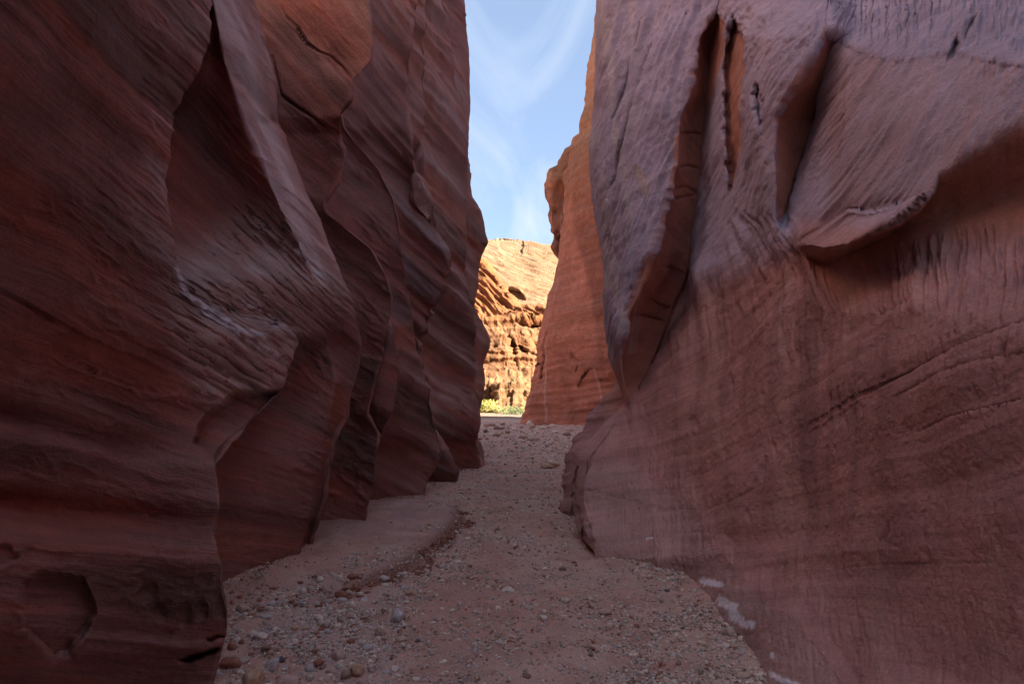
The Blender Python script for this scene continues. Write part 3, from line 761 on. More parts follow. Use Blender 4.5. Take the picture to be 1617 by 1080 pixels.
    tone += (np.array([.50, .45, .44]) - tone) * (.55 * dr)[..., None]
    tone += (np.array([.46, .36, .30]) - tone) * (.8 * poly_in(PX, PY, [(1000, 265), (1010, 262), (1022, 280), (1028, 305), (1020, 318), (1012, 300)], 2))[..., None]
    tone = np.concatenate([tone, np.stack([x, y, s], -1)], -1)
    P, tone = extend(P, tone, 12.2, 1, True)  # unseen wall top, raised to keep direct sun out of the passage
    o = mesh_from_grid("canyon_wall", P, M_RIGHT, tone, flip=True)
    props(o, 'structure', 'smooth purple-brown sandstone wall with overhanging ledge and red recess along the right side of the wash')
    return o

# ================================================================== FAR RIGHT WALL (in open shade, beyond the bend)
def build_far_wall():
    r = ROWS
    nodes = []
    fr = curve([(-60, 948, 46), (43, 942, 46), (87, 936, 46), (123, 927, 46), (160, 924, 46), (213, 918, 46), (232, 908, 46), (262, 900, 46), (300, 893, 46), (350, 886, 46.5), (390, 879, 47), (430, 873, 47),
                (490, 862, 47), (560, 849, 47.5), (610, 838, 48), (668, 823, 48), (1110, 740, 48)], r, 2.5)
    fb = curve([(-60, 960, 48), (213, 928, 48), (224, 912, 48), (236, 903, 48), (245, 893, 48), (256, 880, 48), (272, 867, 48), (290, 856, 48), (310, 857, 48), (322, 864, 48), (335, 867, 48), (360, 873, 48), (390, 876, 48), (410, 885, 48.5), (1110, 880, 50)], r, 2)
    for d, y in ((420, 58), (120, 56), (40, 53), (8, 50)):
        nodes.append(dict(px=fb[0] + d, Y=np.full(len(r), float(y)), n=6))
    nodes.append(dict(px=fb[0], Y=fb[1], n=14))
    nodes.append(dict(px=np.maximum(fr[0], fb[0]) + 4, Y=fr[1] + 1.6, n=14))
    nodes.append(dict(px=fr[0], Y=fr[1], n=10))
    nodes.append(dict(px=fr[0] + 10, Y=fr[1] - 1.2, n=10))
    px = np.full(len(r), 1010.0)
    nodes.append(dict(px=px, Y=np.full(len(r), 41.0), bulge=-1.0, n=110))
    nodes.append(dict(px=px + 150, Y=np.full(len(r), 37.0), n=20))
    nodes.append(dict(px=px + 600, Y=np.full(len(r), 30.0), n=20))
    PX, Y, SEG = loft(nodes, r)
    PY = np.repeat(r[:, None], PX.shape[1], 1)
    f = np.zeros_like(Y)
    def crack(pts, w, dep):
        d, t = polyline_dist(PX, PY, pts)
        return dep * np.exp(-(d / w) ** 2) * np.sin(np.pi * np.clip(t, .03, .97)) ** .4
    f += crack([(867, 525), (864, 545), (860, 575)], 1.2, .9) + crack([(842, 580), (850, 575), (860, 575)], 1, .7) + crack([(857, 580), (855, 598)], 1.3, .8)
    f += crack([(914, 610), (920, 595), (930, 584), (942, 580)], .8, .4) + crack([(903, 558), (906, 565), (915, 570)], .7, .25) + crack([(902, 568), (902, 556)], .7, .2) + crack([(909, 588), (913, 578)], .7, .25)
    f += crack([(948, 600), (960, 602)], .8, .5)
    P = at(PX, PY, Y + f)
    N = grid_normals(P)
    if np.mean((np.sum(N * (np.array([0, 0, CAMZ]) - P), -1) < 0)[:, -140:-50]) > .5: N = -N
    x, y, z = P[..., 0], P[..., 1], P[..., 2]
    s = z + .1 * y + .4 * fbm(x * .1, y * .1, z * .1, 2)
    disp = .5 * fbm(x * .16, y * .16, z * .12, 3) + .12 * noise(x * .2, y * .2, s * 1.2) + .07 * noise(x * .3, y * .3, s * 3.2) * sst((9 - z) / 5) * 1.8
    disp += .06 * fbm(x, y, z, 3)
    disp += .5 * (SEG < 6)[None, :] * fbm(x * .5, y * .5, z * .5, 3)
    P = P + N * disp[..., None]
    tone = np.zeros(P.shape)
    tone[:] = np.array([.48, .195, .125])
    k = sst(.5 + noise(x * .1, y * .1, s * 1.0) + .5 * noise(x * .1, y * .1, s * 3))
    tone += (np.array([.36, .155, .10]) - tone) * (.7 * k)[..., None]
    tone += (np.array([.52, .24, .12]) - tone) * (sst((z - 14) / 10))[..., None]
    al = x - .2 * y
    streak = sst((noise((x * 1 + y * .4) * .9, 2, z * .03) - .05) * 2.5)
    tone *= (1 - .3 * streak)[..., None]
    for pts, w in (([(866, 530), (862, 600), (861, 665)], 1.2), ([(938, 580), (943, 600), (950, 630)], 1.2), ([(893, 300), (880, 380)], .8)):
        d, _ = polyline_dist(PX, PY, pts)
        tone += (np.array([.62, .45, .38]) - tone) * (.6 * np.exp(-(d / w) ** 2))[..., None]
    tone = np.concatenate([tone, np.stack([x * .3, y * .3, s], -1)], -1)
    P, tone = extend(P, tone, 8.0, 1, None, plate=(.5, 1, 1.5, 2))
    o = mesh_from_grid("canyon_wall", P, M_FAR, tone, flip=True)
    props(o, 'structure', 'tall orange sandstone wall in open shade beyond the bend on the right')
    return o

# ================================================================== SUNLIT CLIFF
def build_cliff():
    rows = np.concatenate([[372], np.arange(376, 680, 1.0)])
    px = np.arange(690, 920, 1.0)
    PX, PY = np.meshgrid(px, rows)
    top = np.interp(PX, [690, 745, 765, 778, 783, 790, 800, 812, 820, 828, 840, 860, 875, 920], [376, 378, 381, 380, 377, 374, 376, 379, 378, 381, 382, 386, 387, 388])
    # true shape: distance as the face climbs
    shelf = 430 + 10 * np.sin(PX * .03)
    Y = np.interp(PY, [380, 400, 440, 476, 484, 500, 507, 545, 590, 597, 603, 645, 655, 690],
                      [215, 190, 166, 152, 147, 141, 136, 132, 130, 128, 113, 109, 104, 100])
    # the red dome standing in front on the left
    dome = np.interp(PX, [690, 757, 765, 775, 785, 795, 805, 815, 830, 870], [400, 412, 417, 428, 440, 455, 468, 480, 484, 486])
    ins = sst((PY - dome) / 5) * (1 - sst((PY - 505) / 10)) * (PX < 880)
    Y = Y * (1 - ins) + ins * np.minimum(Y, np.interp(PY, [400, 440, 470, 490, 505], [150, 146, 142, 140, 138]))
    def pf(poly, soft, d): return d * poly_in(PX, PY, poly, soft)
    Y = Y + pf([(788, 455), (805, 455), (822, 462), (830, 470), (818, 473), (800, 468)], 1.6, 5)       # sunk hollow in the dome
    Y = Y + pf([(815, 508), (860, 505), (880, 505), (880, 548), (846, 548), (832, 540), (826, 520)], 1.5, 4)     # square recess
    Y = Y + pf([(805, 530), (812, 535), (816, 560), (814, 575), (808, 560)], 1.5, 2.5)
    Y = Y + pf([(820, 545), (835, 556), (850, 560), (848, 566), (832, 560), (818, 553)], 1.2, 2)
    Y = Y + .35 * pf([(785, 376), (800, 372), (828, 378), (826, 400), (800, 405), (788, 396)], 1.5, 9)       # block on the skyline
    Y = Y + pf([(700, 600), (784, 600), (784, 645), (770, 640), (700, 640)], 1.5, 3.5)
    Y = Y - pf([(783, 600), (835, 600), (840, 652), (786, 645)], 2, 3)
    P = at(PX, PY, Y)
    x, y, z = P[..., 0], P[..., 1], P[..., 2]
    N = grid_normals(P)
    if np.mean(np.sum(N * (np.array([0, 0, CAMZ]) - P), -1) < 0) > .5: N = -N
    s = z + .25 * x + 1.5 * fbm(x * .03, y * .03, z * .03, 3)
    up = sst((500 - PY) / 10)
    crossb = (z * .85 + x * .55 + 2.5 * fbm(x * .04, y * .02, z * .04, 2))
    led = z + .06 * x + .8 * fbm(x * .08, y * .03, z * .05, 3)
    d = (1 - up) * (1.0 * fbm(x * .22, y * .1, z * .2, 4) + 1.3 * noise(x * .06, 1, led * .55) + .8 * noise(x * .10, 2, led * 1.3) + .5 * ridged(x * .22, 1, z * .12, 2))
    d += up * (.5 * fbm(x * .12, y * .05, z * .12, 4) + .35 * noise(x * .05, 1, crossb * .9) + .2 * noise(x * .1, 1, crossb * 2.2))
    red_dome = ins
    d += red_dome * (1.2 * ridged(x * .15, 1, crossb * .55, 3))
    d += (1 - up) * .35 * ridged(x * .6, 1, z * .4, 3) + .5 * up * ridged(x * .12, 1, crossb * 1.3, 2)
    blocky = noise(np.floor(x * .45 + .3 * noise(x * .3, 0, z * .3)) * 3.7, 1, np.floor(z * .55) * 2.3)
    d += sst((PY - 598) / 4) * 1.1 * blocky
    P = P + N * (d * .7)[..., None]
    tone = np.zeros(P.shape)
    tone[:] = np.array([.175, .105, .057])
    tone += (np.array([.17, .074, .03]) - tone) * (sst(.5 + noise(x * .05, 2, crossb * .5)) * .45 * up)[..., None]
    tone += (np.array([.175, .058, .018]) - tone) * np.clip(red_dome * .9, 0, 1)[..., None]
    mid = sst((PY - 478) / 8) * (1 - sst((PY - 596) / 4))
    tone += (np.array([.18, .069, .025]) - tone) * (mid * (.75 + .25 * noise(x * .1, 2, s * .3)))[..., None]
    low = sst((PY - 594) / 5)
    tone += (np.array([.165, .082, .034]) - tone) * (low * .9)[..., None]
    varn = sst((noise(x * .35, 3, z * .05) - .1) * 3) * mid * sst((PY - 520) / 15)
    tone *= (1 - .45 * varn)[..., None]
    tone *= (1 + .16 * noise(x * .3, 1, crossb * 1.8))[..., None]
    tone = np.concatenate([tone, np.stack([x * .3, y * .1, crossb], -1)], -1)
    # trim to the skyline by folding the rows above it back and down behind the rim
    above = np.clip(top - PY, 0, None)
    P[..., 1] += above * 6
    a, b = slopes(PX, np.maximum(PY, top))
    zt = CAMZ + b * (P[..., 1] - above * 6)
    P[..., 2] = np.where(above > 0, zt - above * .8, P[..., 2])
    # wide wings so that the cliff carries on out of view
    o = mesh_from_grid("cliff", P, M_CLIFF, tone)
    props(o, 'structure', 'sunlit cream and orange sandstone cliff seen through the gap')
    # simple continuing cliff to both sides, behind the walls
    for sgn, x0 in ((-1, P[:, 0]), (1, P[:, -1])):
        col = [x0 + np.array([sgn * dx, -dy, 0]) for dx, dy in ((0, 0), (8, 1), (20, 5), (45, 14), (90, 40))]
        Q = np.stack(col, 1)
        Q[:, 1:] += (fbm(Q[:, 1:, 0] * .1, Q[:, 1:, 1] * .1, Q[:, 1:, 2] * .1, 3) * 2)[..., None] * np.array([.3, 1, 0])
        c = np.repeat(tone[:, :1] if sgn < 0 else tone[:, -1:], Q.shape[1], 1)
        w = mesh_from_grid("cliff", Q, M_CLIFF, c, flip=(sgn > 0))
        props(w, 'structure', 'sandstone cliff carrying on to the side')
    return o

# ================================================================== GROUND
SLAB = [(590, 775), (640, 775), (690, 790), (728, 806), (728, 816), (716, 834), (700, 846), (664, 868), (640, 880), (610, 900), (520, 905), (480, 900), (520, 850), (585, 832)]
def ground_z(x, y):
    x = np.asarray(x, float); y = np.asarray(y, float)
    z = .035 * fbm(x * .5, y * .5, 0.3, 3) + .012 * fbm(x * 2.2, y * 2.2, 1.3, 3)
    # banks rise to the walls, a shallow track runs between
    ctr = np.interp(y, [0, 4, 6, 9, 14, 30], [0.1, -0.1, -0.25, .3, .6, 1.5])
    z = z + .05 * sst((np.abs(x - ctr) - .7) / 1.2) - .01
    # raised silt bench on the left with a crumbling edge
    yy = np.maximum(y, .5)
    px = x / yy * F + W / 2                     # bearing used only to lay out the bench rim
    rim = np.interp(y, [3.6, 4.6, 5.4, 6.2, 7.0, 7.7, 8.2, 8.9, 9.4], [-1.9, -1.35, -.98, -.83, -.73, -.70, -.72, -1.05, -1.6])
    rim = rim + .14 * noise(y * 2.5, 1.5, 2) + .06 * noise(y * 9, 4.5, 2) + .03 * noise(y * 25, 4.5, x * 20)
    up = sst((rim - x) / .07) * sst((y - 3.2) / 1.8) * (1 - sst((y - 8.7) / .7))
    z = z + .075 * up * (.6 + .4 * sst((y - 4.5) / 2))
    z = z + .10 * sst((y - 40) / 60) + .6 * sst((y - 95) / 15)
    return z

def build_ground():
    ys = [-14, -10, -6, -3, -1, 0, .8, 1.4, 1.9]
    rowsg = np.arange(1120, 645.5, -1.15)
    a, b = slopes(np.full(len(rowsg), W / 2), rowsg)
    ys = np.concatenate([ys, -CAMZ / b])
    ys = ys[np.concatenate([[True], np.diff(ys) > 0])]
    ys = np.concatenate([ys, [400, 800, 2000, 5000]])
    u = np.concatenate([[-4, -2.5, -1.6, -1.1, -.85], np.linspace(-.7, .7, 600), [.85, 1.1, 1.6, 2.5, 4]])
    Wd = np.maximum(ys, 2.2)
    X = u[None, :] * Wd[:, None]
    Yg = np.repeat(ys[:, None], len(u), 1)
    Z = ground_z(X, Yg)
    near = np.exp(-np.clip(Yg, 0, 60) / 18)
    d = .010 * fbm(X * 6, Yg * 6, .5, 4, .6) + .004 * fbm(X * 25, Yg * 25, 2.5, 3, .6)
    d += .006 * np.abs(noise(X * 14, Yg * 14, 7))
    Z = Z + d
    Z = np.where(Yg > 300, 0.5, Z)
    P = np.stack([X, Yg, Z], -1)
    # colour: red sand, paler gravel fines, smooth silt crust
    tone = np.zeros(P.shape)
    tone[:] = np.array([.56, .325, .25])
    k = sst(.5 + .8 * fbm(X * 1.4, Yg * .8, 3, 4))
    tone += (np.array([.58, .43, .37]) - tone) * (k * .7)[..., None]
    k = sst((fbm(X * 5, Yg * 5, 8, 4) - .1) * 1.5)
    tone += (np.array([.45, .235, .17]) - tone) * (k * .6)[..., None]
    rim = np.interp(Yg, [3.6, 4.6, 5.4, 6.2, 7.0, 7.7, 8.2, 8.9, 9.4], [-1.9, -1.35, -.98, -.83, -.73, -.70, -.72, -1.05, -1.6])
    crust = sst((rim - X - .02) / .1) * sst((Yg - 6.0) / .6) * (1 - sst((Yg - 8.9) / .4)) * sst(.75 + 1.1 * fbm(X * 2, Yg * 2, 4, 3))
    tone += (np.array([.45, .29, .265]) - tone) * (crust * .8)[..., None]
    rim_dark = np.exp(-((X - rim) / .10) ** 2) * sst((Yg - 4.2) / 1) * (1 - sst((Yg - 8.6) / .5))
    tone += (np.array([.20, .085, .055]) - tone) * (rim_dark * .8)[..., None]  # ground colour darker along the bench rim
    pale = sst((Yg - 16) / 20)
    tone += (np.array([.42, .29, .235]) - tone) * (pale * .6)[..., None]
    tone += (np.array([.15, .09, .055]) - tone) * sst((Yg - 55) / 20)[..., None]
    grass = sst((Yg - 88) / 10) * sst((fbm(X * .2, Yg * .1, 2, 3) + .4) * 2)
    tone += (np.array([.17, .13, .05]) - tone) * (grass * .8)[..., None]
    m = rock_material("red_sand", (0, 0, 1), grain=120, strata=6, bump=.006, rough=.95, fine=1.3, spec=.1, lam=.05)
    t = m.node_tree; L_ = t.links.new
    bs = [n for n in t.nodes if n.type == 'BSDF_PRINCIPLED'][0]; bpn = [n for n in t.nodes if n.type == 'BUMP'][0]
    geo = [n for n in t.nodes if n.type == 'NEW_GEOMETRY'][0]
    src = bs.inputs['Base Color'].links[0].from_socket
    hsrc = bpn.inputs['Height'].links[0].from_socket
    for scale, th, mixv in ((95, .62, .75), (210, .5, .6)):
        vo = t.nodes.new('ShaderNodeTexVoronoi'); vo.inputs['Scale'].default_value = scale; vo.inputs['Randomness'].default_value = 1
        L_(geo.outputs['Position'], vo.inputs['Vector'])
        sp = t.nodes.new('ShaderNodeSeparateColor'); L_(vo.outputs['Color'], sp.inputs[0])
        pn = t.nodes.new('ShaderNodeTexNoise'); pn.inputs['Scale'].default_value = 2.5; pn.inputs['Detail'].default_value = 5
        L_(geo.outputs['Position'], pn.inputs['Vector'])
        a1 = t.nodes.new('ShaderNodeMath'); a1.operation = 'MULTIPLY_ADD'; L_(pn.outputs['Fac'], a1.inputs[0]); a1.inputs[1].default_value = .9; L_(sp.outputs[0], a1.inputs[2])
        g1_ = t.nodes.new('ShaderNodeMath'); g1_.operation = 'GREATER_THAN'; L_(a1.outputs[0], g1_.inputs[0]); g1_.inputs[1].default_value = th + .55
        d1 = t.nodes.new('ShaderNodeMath'); d1.operation = 'LESS_THAN'; L_(vo.outputs['Distance'], d1.inputs[0]); d1.inputs[1].default_value = .42
        mm = t.nodes.new('ShaderNodeMath'); mm.operation = 'MULTIPLY'; L_(g1_.outputs[0], mm.inputs[0]); L_(d1.outputs[0], mm.inputs[1])
        m3 = t.nodes.new('ShaderNodeMath'); m3.operation = 'MULTIPLY'; L_(mm.outputs[0], m3.inputs[0]); m3.inputs[1].default_value = mixv
        cr = t.nodes.new('ShaderNodeValToRGB'); L_(sp.outputs[1], cr.inputs[0])
        cr.color_ramp.elements[0].color = (.34, .24, .20, 1); cr.color_ramp.elements[1].color = (.62, .56, .52, 1)
        e = cr.color_ramp.elements.new(.35); e.color = (.48, .38, .33, 1)
        mi = t.nodes.new('ShaderNodeMix'); mi.data_type = 'RGBA'
        L_(m3.outputs[0], mi.inputs['Factor']); L_(src, mi.inputs['A']); L_(cr.outputs[0], mi.inputs['B']); src = mi.outputs['Result']
        hb = t.nodes.new('ShaderNodeMath'); hb.operation = 'MULTIPLY_ADD'; L_(mm.outputs[0], hb.inputs[0]); hb.inputs[1].default_value = .6; L_(hsrc, hb.inputs[2]); hsrc = hb.outputs[0]
    L_(src, bs.inputs['Base Color']); L_(hsrc, bpn.inputs['Height'])
    o = mesh_from_grid("ground", P, m, tone, flip=True)
    props(o, 'structure', 'red sandy wash floor with a low silt bench on the left')
    return o

# ------------------------------------------------------------------ stones
def ico(sub):
    import bmesh
    bm = bmesh.new(); bmesh.ops.create_icosphere(bm, subdivisions=sub, radius=1)
    bm.verts.ensure_lookup_table()
    V = np.array([v.co[:] for v in bm.verts]); Fc = np.array([[v.index for v in f.verts] for f in bm.faces])
    bm.free(); return V, Fc
ICO1, ICO2, ICO3 = ico(1), ico(2), ico(3)

def stone_shape(base, seed, rough=.22, flat=.6, facets=5):
    V, Fc = base
    rs = np.random.default_rng(seed)
    D = V.copy()
    for i in range(facets):                       # planes shave the pebble
        n = rs.normal(size=3); n /= np.linalg.norm(n)
        c = rs.uniform(.55, .85)
        t = D @ n
        D = D - np.clip(t - c, 0, None)[:, None] * n * .85
    o = rs.uniform(0, 50, 3)
    D = D * (1 + rough * fbm(V[:, 0] * 1.3 + o[0], V[:, 1] * 1.3 + o[1], V[:, 2] * 1.3 + o[2], 3))[:, None]
    D = D * np.array([1, rs.uniform(.62, .85), flat * rs.uniform(.85, 1.1)])
    return D, Fc

def stone_material(name):
    m, t, b = nodes_of(name)
    L = t.links.new
    at_ = t.nodes.new('ShaderNodeAttribute'); at_.attribute_name = 'tone'
    geo = t.nodes.new('ShaderNodeNewGeometry')
    g = t.nodes.new('ShaderNodeTexNoise'); g.inputs['Scale'].default_value = 60; g.inputs['Detail'].default_value = 5; g.inputs['Roughness'].default_value = .7
    L(geo.outputs['Position'], g.inputs['Vector'])
    r = t.nodes.new('ShaderNodeMapRange'); L(g.outputs['Fac'], r.inputs[0])
    for i, v in enumerate((.3, .7, .72, 1.25)): r.inputs[i + 1].default_value = v
    sc = t.nodes.new('ShaderNodeVectorMath'); sc.operation = 'SCALE'
    L(at_.outputs['Color'], sc.inputs[0]); L(r.outputs[0], sc.inputs['Scale'])
    L(sc.outputs[0], b.inputs['Base Color']); b.inputs['Roughness'].default_value = .9
    b.inputs['Specular IOR Level'].default_value = .15
    bp = t.nodes.new('ShaderNodeBump'); bp.inputs['Distance'].default_value = .004; bp.inputs['Strength'].default_value = .8
    L(g.outputs['Fac'], bp.inputs['Height']); L(bp.outputs[0], b.inputs['Normal'])
    return m
M_STONE = stone_material("river_stone")

COLS = dict(grey=(.56, .49, .43), pale=(.72, .64, .55), tan=(.56, .43, .33), yellow=(.56, .40, .28), red=(.36, .17, .12), brown=(.34, .24, .185), dark=(.19, .165, .16), pink=(.54, .39, .33), blue=(.53, .51, .50))

def gravel():
    """small stones by the thousand, joined"""
    rs = np.random.default_rng(5)
    N = 78000
    # clods along the crumbling bench edge and litter at the foot of the second fin
    yc = rs.uniform(4.4, 8.5, 1500)
    rimc = np.interp(yc, [3.6, 4.6, 5.4, 6.2, 7.0, 7.7, 8.2, 8.9, 9.4], [-1.9, -1.35, -.98, -.83, -.73, -.70, -.72, -1.05, -1.6]) + .14 * noise(yc * 2.5, 1.5, 2) + .06 * noise(yc * 9, 4.5, 2)
    xc = rimc + np.abs(rs.normal(0, .07, 1500)) - .02
    lx, ly = on_ground(np.interp(np.linspace(0, 1, 260), [0, 1], [366, 490]) + rs.normal(4, 3, 260), np.interp(np.linspace(0, 1, 260), [0, 1], [945, 862]) + rs.normal(3, 2.5, 260))
    bases = [stone_shape(ICO1, 100 + i, .25, .6, 4) for i in range(14)]
    # candidates in view-weighted spread over the wash floor
    row = 648 + (1100 - 648) * rs.random(N * 4) ** .8
    row = np.clip(row, 668, 1100)
    _, b = slopes(np.full(len(row), W / 2), row)
    y = -CAMZ / b
    px = rs.uniform(330, 1260, N * 4)
    a, _ = slopes(px, row)
    x = a * y
    rim = np.interp(y, [3.6, 4.6, 5.4, 6.2, 7.0, 7.7, 8.2, 8.9, 9.4], [-1.9, -1.35, -.98, -.83, -.73, -.70, -.72, -1.05, -1.6])
    patch = sst(.5 + 1.2 * fbm(x * 1.3, y * 1.3, 9, 3))
    dens = .26 + .40 * patch ** 1.5
    dens *= 1 - .4 * sst((px - 640) / 60) * (1 - sst((px - 930) / 60)) * (row > 860)
    dens += .75 * sst((px - 960 - (row - 880) * .45 + 60 * noise(x * 2, y * 2, 1)) / 120) * (row > 860) * (.55 + .45 * patch)    # right edge
    lb = sst((row - 860) / 40) * sst((700 - (row - 900) * .3 - px) / 90)
    dens += .85 * lb * patch ** 1.6
    dens += .85 * np.exp(-((x - rim - .28) / .20) ** 2) * sst((y - 4.3) / .8) * (1 - sst((y - 8.3) / .5))                                                  # foot of the bench edge
    bench = (x < rim - .02) & (y > 6.0) & (y < 9.0)
    dens = np.where(bench,   .04 + .6 * sst((noise(x * 2.2, y * 2.2, 4) - .15) * 3), dens)
    edge_sand = (x < rim - .6) & (y > 4.5)
    dens = np.where(edge_sand, dens * .3, dens)
    mid = sst((y - 8.3) / .8) * (1 - sst((y - 13) / 2))
    dens += mid * .35 * patch
    far = sst((y - 17) / 4)
    dens += far * .75
    keep = rs.random(len(x)) < dens
    x, y, px = x[keep][:N], y[keep][:N], px[keep][:N]
    n = len(x)
    size = np.exp(rs.normal(-4.95, .52, n)) * (1 + 1.8 * sst((y - 8) / 25)) * np.clip(y / 5, .8, 3.2) ** .55
    size = np.clip(size, .004, .045 + .05 * sst((y - 12) / 10))
    z = ground_z(x, y) + size * .2
    ang = rs.uniform(0, 2 * np.pi, n); tilt = rs.normal(0, .3, n)
    nc, nl = len(xc), len(lx)
    x = np.concatenate([x, xc, lx]); y = np.concatenate([y, yc, ly]); n0 = n; n = len(x)
    size = np.concatenate([size, np.exp(rs.normal(-4.35, .45, nc)), np.exp(rs.normal(-5.1, .3, nl))])
    z = ground_z(x, y) + size * .2
    ang = rs.uniform(0, 2 * np.pi, n); tilt = rs.normal(0, .35, n)
    pal = np.array([COLS[k] for k in ('grey', 'pale', 'tan', 'red', 'brown', 'pink', 'blue', 'dark', 'yellow')])
    pr = np.array([.18, .30, .13, .07, .08, .18, .07, .01, .01]); pr /= pr.sum()
    ci = rs.choice(len(pal), n, p=pr)
    cc = pal[ci] * rs.uniform(.75, 1.15, (n, 1))
    cc[n0:n0 + nc] = np.array([.27, .125, .085]) * rs.uniform(.7, 1.3, (nc, 1)); cc[n0 + nc:] = np.array([.10, .06, .045])
    Vs, Fs, Cs = [], [], []
    off = 0
    octa = (np.array([[1, 0, 0], [-1, 0, 0], [0, 1, 0], [0, -1, 0], [0, 0, 1], [0, 0, -1]], float),
            np.array([[0, 2, 4], [2, 1, 4], [1, 3, 4], [3, 0, 4], [2, 0, 5], [1, 2, 5], [3, 1, 5], [0, 3, 5]]))
    nb = len(bases)
    for i in range(10):
        bases.append((octa[0] * rs.uniform(.75, 1.25, (6, 1)) * np.array([1.1, .85, .7]) + rs.normal(0, .12, (6, 3)), octa[1]))
    tiny = size / y * F < 2.6
    which = np.where(tiny, rs.integers(nb, len(bases), n), rs.integers(0, nb, n))
    for k, (V, Fc) in enumerate(bases):
        m = np.where(which == k)[0]
        if not len(m): continue
        c, s = np.cos(ang[m]), np.sin(ang[m]); ct, st = np.cos(tilt[m]), np.sin(tilt[m])
        v = np.repeat(V[None], len(m), 0) * size[m][:, None, None]
        v = np.stack([v[..., 0], v[..., 1] * ct[:, None] - v[..., 2] * st[:, None], v[..., 1] * st[:, None] + v[..., 2] * ct[:, None]], -1)
        v = np.stack([v[..., 0] * c[:, None] - v[..., 1] * s[:, None], v[..., 0] * s[:, None] + v[..., 1] * c[:, None], v[..., 2]], -1)
        v += np.stack([x[m], y[m], z[m]], -1)[:, None, :]
        Vs.append(v.reshape(-1, 3))
        Fs.append((Fc[None] + (np.arange(len(m)) * len(V))[:, None, None] + off).reshape(-1, 3))
        Cs.append(np.repeat(cc[m], len(V), 0))
        off += len(m) * len(V)
    o = mesh_raw("gravel", np.concatenate(Vs), np.concatenate(Fs), M_STONE, np.concatenate(Cs), smooth=False)
    props(o, 'stuff', 'mixed grey, tan and pink gravel strewn over the wash floor', 'gravel')

STONE_MESHES = {}
def stone(px, py, wpx, hpx, colour, label, cat='stone', group=None, name='stone', rot=0.0, rough=.16, flat=None, facets=5, seed=None):
    """a loose stone whose middle stands at this bearing; width and height in photo pixels"""
    X, Y = on_ground(px, py + hpx * .35)
    X, Y = float(X), float(Y)
    zg = float(ground_z(X, Y))
    X, Y = on_ground(px, py + hpx * .35, zg); X, Y = float(X), float(Y)
    zg = float(ground_z(X, Y))
    rad = wpx / 2 / F * Y * 1.08
    view = math.atan2(CAMZ, Y)
    # height so that the projected outline is hpx tall (depth extent assumed 0.75 of the width)
    hh = hpx / 2 / F * Y
    dep = rad * .78
    rz = max(.42 * rad, (math.sqrt(max(hh * hh - (dep * math.sin(view)) ** 2, 0)) / math.cos(view)))
    rz = min(rz, rad)
    seed = seed if seed is not None else int(px * 7 + py * 13)
    big = wpx > 18
    V, Fc = stone_shape(ICO3 if big else ICO2, seed, rough, 1.0, facets)
    V = V / np.abs(V).max(0)
    V = V * np.array([rad, dep, rz])
    base = np.array(COLS[colour] if isinstance(colour, str) else colour)
    tn = 1 + .18 * fbm(V[:, 0] / rad * 2 + seed, V[:, 1] / rad * 2, V[:, 2] / rad * 2, 3)
    o = mesh_raw(name, V, Fc, M_STONE, base[None] * tn[:, None], smooth=True)
    o.location = (X, Y, zg + rz * .55)
    o.rotation_euler = (0, 0, rot)
    return props(o, None, label, cat, group)

